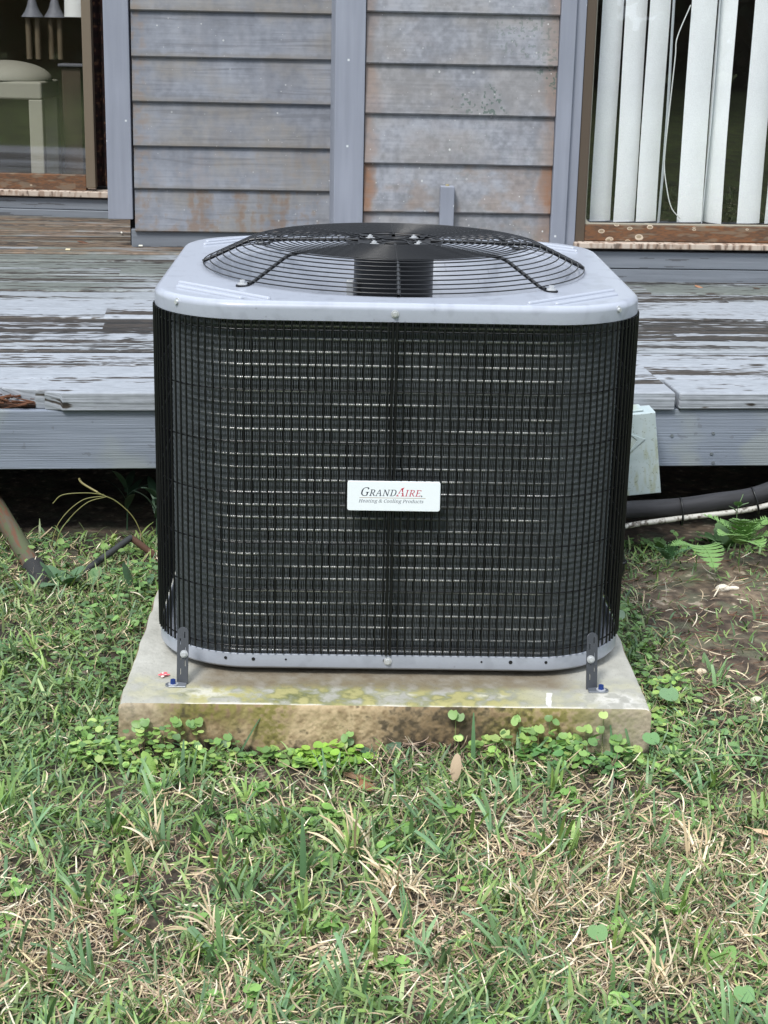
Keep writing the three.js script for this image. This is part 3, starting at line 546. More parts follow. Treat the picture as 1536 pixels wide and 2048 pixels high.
  {
    const wr = path(0.3715, 0.1515, 0.01172, 0.98), vg = new THREE.CylinderGeometry(0.00165, 0.00165, 0.516, 6); const r = rng(12);
    for (const [x, z, nx, nz] of wr) { const o = part('guard_wire', vg, wireM, guard); o.position.set(x + (r() - 0.5) * 0.0006, 0.2955, z); o.rotation.z = (r() - 0.5) * 0.0016; o.rotation.x = (r() - 0.5) * 0.0012; }
    const hg = sweep(path(0.3691, 0.1491, 0.006, 0.99), 0.00115, 6);
    for (const y of [0.0475, 0.140, 0.2145, 0.293, 0.3715, 0.4505, 0.540]) { const o = part('cross_wire', hg, wireM, guard); o.position.y = y; }
    for (const x of [-0.0085, -0.0022]) part('seam_wire', cyl(0.0022, 0.0022, 0.518, 7, x, 0.2955, 0.3722), wireM, guard);
  }
  // fan guard
  const fg = subgroup('fan_guard', ac, [0, YT, 0]);
  {
    const hP = 0.0405, r0 = 0.236, r1 = 0.3145, y1 = 0.003;
    const yAt = (r) => r <= r0 - 0.012 ? hP + 0.003 * (1 - r / r0) : r >= r0 + 0.012 ? lerp(hP, y1, (r - r0) / (r1 - r0)) : (() => { const t = (r - r0 + 0.012) / 0.024; return lerp(hP, lerp(hP, y1, 0.012 / (r1 - r0)), t * t); })();
    const ring = (r) => { const g = new THREE.TorusGeometry(r, 0.00105, 6, 96); g.rotateX(Math.PI / 2); g.translate(0, yAt(r) + 0.0028, 0); part('guard_ring', g, wireM, fg); };
    for (let i = 0; i < 8; i++) ring(lerp(r0 + 0.005, r1, i / 7)); for (let i = 0; i < 15; i++) ring(lerp(0.082, r0 - 0.006, i / 14));
    const end = [0.3165, 0.332];
    for (let k = 0; k < 8; k++) {
      const a = k * Math.PI / 4, diag = k % 2, pts = []; const rEnd = diag ? 0.322 : 0.3165;
      for (let i = 0; i <= 26; i++) { const r = lerp(0.06, rEnd, i / 26); pts.push([Math.cos(a) * r, yAt(Math.min(r, r1)) - (r > 0.315 ? 0.0005 : 0), Math.sin(a) * r]); }
      part('guard_strut', tube(pts, 0.0030, 52, 7), wireM, fg);
      if (diag) {
        const tabG = new THREE.CylinderGeometry(0.010, 0.010, 0.0022, 20); tabG.scale(1.3, 1, 0.75); tabG.rotateY(-a); tabG.translate(Math.cos(a) * 0.332, 0.0016, Math.sin(a) * 0.332); part('guard_tab', tabG, wireM, fg);
        const b = merge(hexBolt(0.0048, 0.007)); b.translate(Math.cos(a) * 0.333, 0.0027, Math.sin(a) * 0.333); part('bolt', b, zinc, fg);
      }
    }
    // motor mount: hub ring, four wire loops and studs
    const hub = [cyl(0.078, 0.078, 0.002, 48, 0, hP - 0.001, 0)]; for (const r of [0.02, 0.036, 0.079]) hub.push(new THREE.TorusGeometry(r, 0.0016, 6, 48).rotateX(Math.PI / 2).translate(0, hP + 0.002, 0));
    part('hub_plate', hub, black, fg);
    for (let k = 0; k < 4; k++) { const a = Math.PI / 4 * 0.9 + k * Math.PI / 2, x = Math.cos(a) * 0.052, z = Math.sin(a) * 0.052; part('mount_loop', new THREE.TorusGeometry(0.017, 0.0016, 6, 28).rotateX(Math.PI / 2).translate(x, hP + 0.002, z), wireM, fg); const b = merge([...hexBolt(0.005, 0.0045), cyl(0.0022, 0.0022, 0.003, 8, 0, 0.005, 0)]); b.translate(x, hP + 0.0005, z); part('bolt', b, zinc, fg); }
  }
  // motor and fan
  const fan = subgroup('fan', ac, [0, YT, 0]);
  { const mp = [[0.001, 0.036], [0.05, 0.036], [0.062, 0.031], [0.066, 0.024], [0.066, -0.09], [0.060, -0.097], [0.01, -0.10], [0.01, -0.13]].map((a) => new THREE.Vector2(...a)).reverse(); part('motor', new THREE.LatheGeometry(mp, 48), std({ color: srgb(15, 16, 18), roughness: 0.35 }), fan);
    part('fan_hub', cyl(0.045, 0.045, 0.02, 24, 0, -0.118, 0), std({ color: srgb(60, 60, 62), metalness: 0.6, roughness: 0.5 }), fan);
    for (let k = 0; k < 4; k++) { const P = [], I = []; const nr = 10, na = 8; for (let i = 0; i <= nr; i++) for (let j = 0; j <= na; j++) { const r = lerp(0.04, 0.245, i / nr), a = k * Math.PI / 2 + 0.9 + (j / na - 0.5) * lerp(0.7, 1.0, i / nr); P.push(Math.cos(a) * r, -0.118 + (j / na - 0.5) * 0.075 + 0.01 * Math.sin(j / na * 3.14), Math.sin(a) * r); } for (let i = 0; i < nr; i++) for (let j = 0; j < na; j++) { const a = i * (na + 1) + j; I.push(a, a + 1, a + na + 1, a + 1, a + na + 2, a + na + 1); } part('fan_blade', geo(P, I), std({ color: srgb(96, 98, 104), metalness: 0.5, roughness: 0.45, side: THREE.DoubleSide }), fan); }
    part('motor_bracket', rbox(-0.078, -0.066, -0.085, -0.02, 0.02, 0.034, 0.002), zinc, fan); }
  // nameplate
  {
    const cv = document.createElement('canvas'); cv.width = 1100; cv.height = 356; const x = cv.getContext('2d'); x.fillStyle = '#e9eff2'; x.fillRect(0, 0, 1100, 356);
    const put = (s, px, X, Y, col, sk = -0.26, sx = 1) => { x.save(); x.setTransform(sx, 0, sk * sx, 1, X - sk * sx * 0, Y); x.font = `${px}px serif`; x.fillStyle = col; x.fillText(s, 0, 0); const w = x.measureText(s).width * sx; x.restore(); return X + w; };
    let X = 140; const navy = '#141c33', red = '#b3123a';
    X = put('G', 148, X, 176, navy); for (const ch of 'RAND') X = put(ch, 112, X + 3, 176, navy, -0.26, ch === 'A' ? 0.98 : 1.0);
    const ax = X - 4; X = put('A', 142, X - 2, 176, red); X = X - 2; for (const ch of 'IRE') X = put(ch, 112, X + 4, 176, red);
    x.save(); x.fillStyle = red; x.beginPath(); x.moveTo(ax + 66, 92); x.quadraticCurveTo(ax + 78, 74, ax + 104, 66); x.quadraticCurveTo(ax + 92, 84, ax + 84, 100); x.fill(); x.fillStyle = '#e9eff2'; x.beginPath(); x.moveTo(ax + 6, 150); x.quadraticCurveTo(ax + 60, 142, ax + 96, 112); x.lineTo(ax + 98, 118); x.quadraticCurveTo(ax + 66, 150, ax + 8, 156); x.fill(); x.restore();
    x.beginPath(); x.arc(X + 14, 172, 9, 0, 7); x.fillStyle = '#303846'; x.fill();
    x.fillStyle = '#8a6a4a'; x.fillRect(140, 196, 790, 5);
    x.save(); x.font = '56px serif'; const tw = x.measureText('Heating & Cooling Products').width; x.restore(); put('Heating & Cooling Products', 56, 128, 258, '#222c44', -0.24, 775 / tw);
    const d = x.getImageData(0, 0, 1100, 356).data, t = new THREE.DataTexture(new Uint8Array(d), 1100, 356); t.flipY = false; t.magFilter = THREE.LinearFilter; t.minFilter = THREE.LinearFilter; t.colorSpace = THREE.SRGBColorSpace; t.needsUpdate = true;
    const w = 0.1375, h = 0.0445, rr = 0.0035, s = new THREE.Shape(); s.moveTo(-w / 2 + rr, -h / 2); s.lineTo(w / 2 - rr, -h / 2); s.quadraticCurveTo(w / 2, -h / 2, w / 2, -h / 2 + rr); s.lineTo(w / 2, h / 2 - rr); s.quadraticCurveTo(w / 2, h / 2, w / 2 - rr, h / 2); s.lineTo(-w / 2 + rr, h / 2); s.quadraticCurveTo(-w / 2, h / 2, -w / 2, h / 2 - rr); s.lineTo(-w / 2, -h / 2 + rr); s.quadraticCurveTo(-w / 2, -h / 2, -w / 2 + rr, -h / 2);
    const g = new THREE.ExtrudeGeometry(s, { depth: 0.0022, bevelEnabled: true, bevelSize: 0.0006, bevelThickness: 0.0006, bevelSegments: 2, curveSegments: 6 }); const p = g.attributes.position, uv = []; for (let i = 0; i < p.count; i++) uv.push(p.getX(i) / w + 0.5, 0.5 - p.getY(i) / h); g.setAttribute('uv', new THREE.Float32BufferAttribute(uv, 2));
    const o = part('nameplate', g, std({ map: t, roughness: 0.35 }), ac); o.position.set(-0.0018, 0.2929, 0.3745);
  }
}

// hold-down brackets
for (const [sx, label] of [[-1, 'slotted grey hold down bracket with blue bolt beside the pink scrap'], [1, 'slotted grey hold down bracket with blue bolt beside the chalk stroke']]) {
  const b = thing('hold_down_bracket', label, 'bracket', [sx < 0 ? -0.3175 : 0.3065, 0, 0.408], 0);
  const gal = std({ color: srgb(92, 94, 98), roughness: 0.42, metalness: 0.75 });
  const w = 0.0175, h = 0.086, s = new THREE.Shape(); s.moveTo(-w / 2, 0); s.lineTo(w / 2, 0); s.lineTo(w / 2, h - w / 2); s.absarc(0, h - w / 2, w / 2, 0, Math.PI, false); s.lineTo(-w / 2, 0);
  const slot = (x, y, a, c) => { const p = new THREE.Path(); p.moveTo(x - a, y - c); p.lineTo(x - a, y + c); p.lineTo(x + a, y + c); p.lineTo(x + a, y - c); s.holes.push(p); };
  for (const [x, y] of [[0.003, 0.074], [-0.0042, 0.064], [0.0042, 0.051], [-0.003, 0.041], [0.0042, 0.031], [-0.003, 0.0185]]) slot(x, y, 0.0010, 0.0048);
  const g = new THREE.ExtrudeGeometry(s, { depth: 0.0016, bevelEnabled: true, bevelSize: 0.0003, bevelThickness: 0.0003, bevelSegments: 1 }); g.rotateY(sx * 0.28); g.rotateX(-0.30);
  part('strap', g, gal, b);
  const f = new THREE.Shape(), L = 0.031; f.moveTo(0, -w / 2); f.lineTo(L - w / 2, -w / 2); f.absarc(L - w / 2, 0, w / 2, -Math.PI / 2, Math.PI / 2, false); f.lineTo(0, w / 2);
  const fg = new THREE.ExtrudeGeometry(f, { depth: 0.0016, bevelEnabled: true, bevelSize: 0.0003, bevelThickness: 0.0003, bevelSegments: 1 }); fg.rotateX(-Math.PI / 2); if (sx < 0) fg.rotateY(Math.PI); fg.translate(sx * -0.006, 0.0004, 0.008); part('foot_plate', fg, std({ color: srgb(150, 154, 160), roughness: 0.35, metalness: 0.8 }), b);
  part('washer', cyl(0.0072, 0.0072, 0.0012, 20, sx * 0.0135, 0.0028, 0.008), zinc, b);
  part('bolt', new THREE.CylinderGeometry(0.0042, 0.0046, 0.0065, 6).translate(sx * 0.0135, 0.0066, 0.008), std({ color: srgb(38, 62, 128), roughness: 0.35, metalness: 0.4 }), b);
  const sc = merge(hexBolt(0.0038, 0.006)); sc.rotateX(Math.PI / 2 - 0.2); sc.translate(sx * -0.002, 0.0445, -0.010); part('screw', sc, zinc, b);
}

// ---------------------------------------------------------------- box, pipes
{
  const t = tex(256, 512, (u, v) => { const a = fbm(u * 5, v * 9, 5), s = fbm(u * 14, v * 5 + 3, 4), f = fbm(u * 60, v * 120, 2); let c = mix3([156, 170, 172], [178, 190, 192], a); c = mix3(c, [146, 152, 128], 0.6 * sstep(0.48, 0.72, s) * (0.5 + f) * sstep(1.0, 0.4, v + 0.3 * (a - 0.5))); if (fbm(u * 40, v * 60, 3) > 0.76) c = mix3(c, [104, 110, 96], 0.5); return c; });
  const m = std({ map: t, roughness: 0.55 });
  const box = thing('disconnect_box', 'pale grey green electrical box with raised arrow hung on the deck edge', 'electrical box', [0.512, 0.027, -0.63], 0.0);
  box.rotation.z = 0.105; box.rotation.y = 0.04;
  const s = new THREE.Shape(); s.moveTo(-0.072, 0); s.lineTo(0.070, 0); s.lineTo(0.0645, 0.171); s.lineTo(-0.060, 0.171); s.lineTo(-0.072, 0);
  const g = new THREE.ExtrudeGeometry(s, { depth: 0.062, bevelEnabled: true, bevelSize: 0.002, bevelThickness: 0.002, bevelSegments: 3 }); const p = g.attributes.position, uv = []; for (let i = 0; i < p.count; i++) { uv.push((p.getX(i) + 0.075) / 0.15, p.getY(i) / 0.18); } g.setAttribute('uv', new THREE.Float32BufferAttribute(uv, 2));
  part('box_cover', g, m, box);
  part('top_flange', rbox(-0.055, 0.045, 0.1735, 0.178, 0.0, 0.05, 0.002), m, box);
  const ar = new THREE.Shape(); ar.moveTo(0.012, 0.143); ar.lineTo(0.042, 0.1305); ar.lineTo(0.006, 0.102); ar.lineTo(0.026, 0.1295); ar.lineTo(0.012, 0.143); part('raised_arrow', new THREE.ExtrudeGeometry(ar, { depth: 0.0022, bevelEnabled: true, bevelSize: 0.0004, bevelThickness: 0.0004, bevelSegments: 1 }).translate(0, -0.012, 0.0635), m, box);
  const strokes = { B: [[0, 0, 0, 1], [0, 1, 0.6, 0.9], [0.6, 0.9, 0, 0.52], [0, 0.52, 0.7, 0.35], [0.7, 0.35, 0, 0]], O: [[0, 0.2, 0, 0.8], [0, 0.8, 0.3, 1], [0.3, 1, 0.65, 0.8], [0.65, 0.8, 0.65, 0.2], [0.65, 0.2, 0.3, 0], [0.3, 0, 0, 0.2]], X: [[0, 0, 0.7, 1], [0, 1, 0.7, 0]] };
  [...'BOX'].forEach((ch, i) => part('raised_letter', strokes[ch].map(([a, b, c, d]) => rod([-0.017 + i * 0.0105 + a * 0.011, 0.101 + b * 0.0115, 0.0642], [-0.017 + i * 0.0105 + c * 0.011, 0.101 + d * 0.0115, 0.0642], 0.0008, 6)), m, box));
  part('latch', tube([[-0.066, 0.008, 0.066], [-0.055, 0.003, 0.069], [-0.035, 0.004, 0.069], [-0.026, 0.010, 0.066]], 0.003, 20, 8), std({ color: srgb(225, 226, 220), roughness: 0.4 }), box);

  const foam = std({ map: tex(256, 256, (u, v) => { const a = fbm(u * 20, v * 20, 4), k = 30 + 26 * a; return [k, k, k * 1.08]; }, { repeat: true }), roughness: 0.8 });
  const line = thing('refrigerant_line', 'thick black foam wrapped pipe running out beside the electrical box', 'pipe', [0.37, 0, -0.52]);
  const at = (l) => l.map(([x, y, z]) => [x - 0.37, y, z + 0.52]);
  part('foam_sleeve', tube(at([[0.35, -0.02, -0.46], [0.42, 0.0, -0.50], [0.503, 0.0005, -0.545], [0.62, 0.005, -0.56], [0.70, 0.018, -0.56], [0.78, 0.032, -0.56], [0.9, 0.068, -0.58], [1.2, 0.10, -0.7]]), 0.0185, 80, 18), foam, line);
  const tie = std({ color: srgb(20, 20, 22), roughness: 0.4 });
  for (const [x, y, tl] of [[0.628, 0.0, 0.1], [0.782, 0.026, 0.3]]) { const g = new THREE.TorusGeometry(0.0215, 0.0022, 8, 30); g.scale(1, 1.3, 1); g.rotateY(Math.PI / 2); g.rotateZ(tl); g.translate(x - 0.37, y - 0.003, -0.555 + 0.52); part('cable_tie', g, tie, line); }
  const whip = thing('pale_conduit', 'thin dirty white conduit strapped under the black foam pipe', 'conduit', [0.5, 0, -0.53]);
  part('conduit_run', tube([[0.47, -0.03, -0.50], [0.524, -0.0265, -0.53], [0.58, -0.0205, -0.54], [0.647, -0.012, -0.545], [0.74, 0.001, -0.545], [0.81, 0.0155, -0.55], [0.95, 0.05, -0.58], [1.2, 0.07, -0.7]].map(([x, y, z]) => [x - 0.5, y, z + 0.53]), 0.0058, 80, 12), std({ map: tex(512, 32, (u, v) => { const a = fbm(u * 60, v * 3, 4), b = fbm(u * 200, v * 8, 2); return mix3([190, 188, 180], [84, 76, 68], sstep(0.5, 0.72, 0.6 * a + 0.4 * b)); }), roughness: 0.6 }), whip);
  part('conduit_fitting', tube([[-0.05, -0.035, 0.06], [-0.03, -0.032, 0.035], [0.0, -0.03, 0.01]], 0.011, 20, 12), tie, whip);
  const hose = thing('black_elbow', 'short black hose end curving down at the corner of the air conditioner', 'hose', [0.42, -0.02, -0.40]);
  part('hose_end', tube([[-0.05, 0.02, 0.02], [0.0, 0.018, 0.0], [0.04, 0.0, 0.0], [0.052, -0.04, 0.01], [0.05, -0.08, 0.01]], 0.016, 30, 14), tie, hose); part('hose_collar', new THREE.TorusGeometry(0.0175, 0.003, 8, 24).rotateX(Math.PI / 2).translate(0.052, -0.04, 0.01), tie, hose);

  const rusty = std({ map: tex(256, 64, (u, v) => { const a = fbm(u * 12, v * 6, 4), b = fbm(u * 50, v * 20, 3); let c = mix3([84, 78, 64], [98, 66, 48], sstep(0.42, 0.6, 0.6 * a + 0.4 * b)); c = mix3(c, [78, 84, 58], sstep(0.55, 0.65, fbm(u * 9 + 4, v * 7, 3))); return c; }), roughness: 0.85 });
  const vent = thing('rusty_pipe', 'rusty mottled pipe slanting out of the weeds under the deck', 'pipe', [-0.665, -0.085, -0.30]);
  part('pipe_run', rod([0, 0.0, 0], [-0.145, 0.058, -0.30], 0.0185, 20), rusty, vent); part('pipe_run', rod([-0.145, 0.058, -0.30], [-0.34, 0.135, -0.70], 0.0184, 20), rusty, vent); part('pipe_sleeve', rod([0.035, -0.022, 0.07], [-0.022, 0.009, -0.046], 0.023, 20), std({ color: srgb(36, 36, 36), roughness: 0.75 }), vent);
  const thin = thing('thin_black_pipe', 'thin black hose rising from the weeds with a brown end piece', 'hose', [-0.615, -0.085, -0.29]);
  part('hose_run', rod([-0.01, -0.01, 0.02], [0.107, 0.040, -0.16], 0.0068, 12), std({ color: srgb(52, 54, 54), roughness: 0.6 }), thin); part('end_piece', rod([0.107, 0.040, -0.16], [0.152, 0.004, -0.16], 0.007, 12), std({ color: srgb(92, 66, 52), roughness: 0.8 }), thin);
}
// ---------------------------------------------------------------- lawn, weeds and small plants
const inPad = (x, z, m = 0) => x > -0.406 - m && x < 0.387 + m && z < 0.4815 + m && z > -0.48 - m;
function bladeGeo(bend, twist, seg = 5, tip = 0.25, side = 0) {        // unit length, unit width
  const P = [], I = [], ds = 1 / seg; let y = 0, z = 0, x = 0, a = 0;
  for (let i = 0; i <= seg; i++) {
    const t = i / seg, w = 0.5 * (t < 0.12 ? 0.6 + t * 3 : 1) * (1 - (1 - tip) * Math.pow(t, 3)), tw = twist * t, c = Math.cos(tw), s = Math.sin(tw);
    for (const q of [-1, 0, 1]) { const lx = q * w, lz = (q ? 0.16 : 0) * w * 0.06; P.push(x + lx * c, y - lz * Math.sin(a), z + lx * s * 0.08 + lz); }
    if (i) for (let k = 0; k < 2; k++) { const b = (i - 1) * 3 + k; I.push(b, b + 1, b + 3, b + 1, b + 4, b + 3); }
    a = bend * Math.pow(t + ds * 0.5, 1.3); y += Math.cos(a) * ds; z += Math.sin(a) * ds; x += side * Math.sin(t * 5) * ds;
  }
  return geo(P, I);
}
const leafM = (o = {}) => phys({ color: 0xffffff, roughness: 0.55, transmission: 0.22, thickness: 0, side: THREE.DoubleSide, ...o });
const grassM = leafM({ roughness: 0.5 }), strawM = std({ color: 0xffffff, roughness: 0.85, side: THREE.DoubleSide });
const DUM = new THREE.Object3D();
function scatter(name, g, m, list, parent) {                            // list of [x, y, z, yaw, tilt, W, L, color, roll]
  if (!list.length) return; const im = new THREE.InstancedMesh(g, m, list.length); im.name = numbered(name);
  list.forEach((q, i) => { DUM.position.set(q[0], q[1], q[2]); DUM.rotation.set(0, 0, 0); DUM.rotateY(q[3]); DUM.rotateX(q[4]); if (q[8]) DUM.rotateY(q[8]); DUM.scale.set(q[5], q[6], q[6]); DUM.updateMatrix(); im.setMatrixAt(i, DUM.matrix); im.setColorAt(i, q[7]); });
  im.castShadow = im.receiveShadow = true; im.userData.kind = 'stuff'; parent.add(im); return im;
}
const pick = (r, pal, v = 0.12) => { const c = pal[Math.floor(r() * pal.length)], k = 1 - v + 2 * v * r(); return srgb(Math.min(255, c[0] * k), Math.min(255, c[1] * k), Math.min(255, c[2] * k)); };
const GREENS = [[98, 132, 66], [116, 148, 76], [104, 138, 80], [130, 156, 84], [82, 112, 56], [142, 164, 92], [106, 134, 92], [122, 140, 86], [92, 126, 84], [150, 168, 110]];
const STRAW = [[214, 198, 168], [194, 174, 142], [172, 152, 126], [222, 210, 186], [154, 132, 110], [202, 184, 146]];
const THATCH = [[130, 110, 94], [152, 130, 112], [110, 90, 76], [168, 146, 126]];
{
  const r = rng(101);
  const lawn = thing('lawn_grass', 'patchy green lawn grass blades round the concrete pad', 'grass'); lawn.userData.kind = 'stuff';
  const dead = thing('dead_grass', 'dry tan dead grass and thatch lying among the green blades', 'dead grass'); dead.userData.kind = 'stuff';
  const gv = [bladeGeo(0.25, 0.3), bladeGeo(0.6, -0.5), bladeGeo(1.0, 0.4), bladeGeo(1.5, -0.3), bladeGeo(0.4, 0.8, 5, 0.75)], GL = gv.map(() => []);
  const sv = [bladeGeo(0.3, 0.6, 4, 0.5, 0.12), bladeGeo(0.9, 1.2, 5, 0.4, -0.2), bladeGeo(1.6, 0.5, 6, 0.5, 0.15)], SL = sv.map(() => []);
  const fine = [bladeGeo(1.3, 1, 5, 0.6, 0.3), bladeGeo(2.2, 1, 6, 0.6, -0.3)], FL = fine.map(() => []);
  const clump = (x, z) => fbm(x * 7 + 3, z * 7 + 21, 3), dry = (x, z) => fbm(x * 5 + 31, z * 5 + 2, 3);
  const W = () => -0.95 + 1.9 * r();
  const area = 1.9 * 2.05;
  const blade = (x, z, yaw, tilt, w, l, pal = GREENS, v) => GL[v ?? Math.floor(r() * 4)].push([x, groundY(x, z) - 0.004, z, yaw, tilt, w, l, pick(r, pal), (r() - 0.5) * 1.2]);
  // green blades
  for (let i = 0; i < 40000 * area; i++) {
    const x = W(), z = -0.62 + 2.05 * r(); if (inPad(x, z, 0.003)) continue;
    const d = (1 - 0.93 * bare(x, z)) * (0.30 + 1.25 * sstep(0.32, 0.62, clump(x, z))) * (1 - 0.6 * sstep(0.45, 0.62, dry(x, z)) * sstep(0.5, 0.75, z)); if (r() > d) continue;
    const near = sstep(0.3, 0.7, z), big = r() < 0.26;
    const lush = x < -0.4 && z < 0.5 ? 1.3 : 1; const l = lush * (big ? 0.024 + 0.026 * r() : 0.011 + 0.019 * r()) * (0.85 + 0.3 * near), w = (big ? 0.0033 + 0.0022 * r() : 0.0019 + 0.0017 * r());
    blade(x, z, r() * 6.283, 0.2 + 1.2 * Math.pow(r(), 0.7), w, l);
  }
  // coarse tufts: broad blades fanning from one crown, some mown off square
  for (let i = 0; i < 560; i++) {
    const x = -0.8 + 1.6 * r(), z = -0.1 + 1.5 * r(); if (inPad(x, z, 0.02) || r() < bare(x, z)) continue; if (r() > 0.35 + 0.65 * sstep(0.45, 0.6, z)) continue;
    const n = 3 + Math.floor(r() * 6), pal = r() < 0.3 ? [[140, 168, 90], [122, 154, 80]] : [[112, 148, 104], [126, 158, 110], [104, 138, 84]], face = r() * 6.28;
    for (let k = 0; k < n; k++) blade(x + 0.012 * (r() - 0.5), z + 0.012 * (r() - 0.5), face + (r() - 0.5) * 3.0, 0.08 + 0.75 * r(), 0.0034 + 0.0038 * r(), 0.030 + 0.042 * r() * (0.5 + 0.5 * sstep(0.3, 0.8, z)), pal, r() < 0.45 ? 4 : 0 + Math.floor(r() * 3));
  }
  // long arching and upright blades against the pad and in the weeds
  for (const [x, z, l, yaw, tilt, w] of [[-0.23, 0.50, 0.085, 2.0, 0.5, 0.004], [-0.21, 0.505, 0.06, 4.6, 0.5, 0.003], [0.36, 0.50, 0.075, 3.6, 0.35, 0.005], [0.40, 0.53, 0.16, 1.35, 1.0, 0.008], [0.12, 0.53, 0.085, 3.4, 0.12, 0.007], [0.125, 0.535, 0.07, 1.2, 0.5, 0.007], [0.33, 0.495, 0.07, 3.3, 0.2, 0.004], [-0.30, 0.60, 0.075, 3.2, 0.3, 0.008], [-0.29, 0.60, 0.07, 2.6, 0.2, 0.007], [-0.12, 0.86, 0.09, 3.1, 0.1, 0.009]]) blade(x, z, yaw, tilt, w, l, [[98, 134, 84], [86, 120, 80]], l > 0.1 ? 1 : 0);
  // straw and thatch
  for (let i = 0; i < 17000 * area; i++) {
    const x = W(), z = -0.55 + 1.98 * r(); if (inPad(x, z, 0.004)) continue;
    const d = (0.2 + 0.8 * sstep(0.38, 0.6, dry(x, z))) * (0.22 + 0.85 * sstep(0.52, 0.85, z)) * (1 - 0.85 * bare(x, z)); if (r() > d) continue;
    const v = Math.floor(r() * 3); SL[v].push([x, groundY(x, z) + 0.001 + 0.008 * r() * r(), z, r() * 6.283, 0.75 + 0.95 * r(), 0.0011 + 0.0020 * r() * r(), 0.014 + 0.034 * r(), pick(r, STRAW), r() * 3]);
  }
  for (let i = 0; i < 15000 * area; i++) {
    const x = W(), z = -0.5 + 1.93 * r(); if (inPad(x, z, 0.002)) continue;
    const heap = sstep(0.09, 0.02, Math.hypot((x - 0.07) / 1.6, z - 0.50)) * 2;
    const d = heap + (0.35 + 0.65 * sstep(0.4, 0.6, dry(x, z))) * (0.3 + 0.7 * sstep(0.5, 0.85, z)) * (1 - 0.9 * bare(x, z)); if (r() > d) continue;
    const v = Math.floor(r() * 2); FL[v].push([x, groundY(x, z) - 0.001 + 0.006 * r() + 0.012 * heap * r(), z, r() * 6.283, 0.9 + 0.8 * r(), 0.0007 + 0.0006 * r(), 0.012 + 0.028 * r(), pick(r, heap > 0.3 ? THATCH : [...THATCH, ...STRAW.slice(1, 3)]), r() * 3]);
  }
  // a pale bunch of straw by the pad, and bleached dead crowns in the foreground
  for (const [cx, cz, n, sp, up] of [[0.198, 0.525, 60, 0.03, 0], [0.0, 0.90, 40, 0.02, 1], [-0.22, 1.0, 26, 0.02, 1], [0.16, 0.92, 26, 0.022, 1], [-0.05, 0.78, 24, 0.03, 1], [0.4, 0.8, 20, 0.03, 1], [-0.33, 0.78, 20, 0.02, 1], [0.30, 1.08, 22, 0.03, 1], [-0.08, 1.06, 40, 0.05, 0]])
    for (let k = 0; k < n; k++) { const x = cx + sp * (r() + r() - 1), z = cz + sp * 0.7 * (r() + r() - 1); SL[Math.floor(r() * 3)].push([x, groundY(x, z) + (up ? 0 : 0.012 * r()), z, up ? r() * 6.28 : 1.3 + 0.9 * r(), up ? 0.2 + 0.6 * r() : 1.35 + 0.2 * r(), 0.0015 + 0.0022 * r(), 0.035 + 0.04 * r(), pick(r, [[206, 188, 156], [184, 164, 130], [212, 198, 170]]), r()]); }
  // beyond the frame the lawn goes on, coarser
  for (let i = 0; i < 16000; i++) { const x = -3 + 6 * r(), z = -0.4 + 4.4 * r(); if ((Math.abs(x) < 0.95 && z < 1.43)) continue; const q = r(); if (q < 0.65) blade(x, z, r() * 6.283, 0.2 + r(), 0.004 + 0.004 * r(), 0.03 + 0.05 * r()); else SL[Math.floor(r() * 3)].push([x, groundY(x, z), z, r() * 6.283, 0.8 + 0.8 * r(), 0.002 + 0.002 * r(), 0.03 + 0.05 * r(), pick(r, STRAW), 0]); }
  gv.forEach((g, i) => scatter('blade', g, grassM, GL[i], lawn)); sv.forEach((g, i) => scatter('dry_blade', g, strawM, SL[i], dead)); fine.forEach((g, i) => scatter('thatch_fibre', g, strawM, FL[i], dead));
}
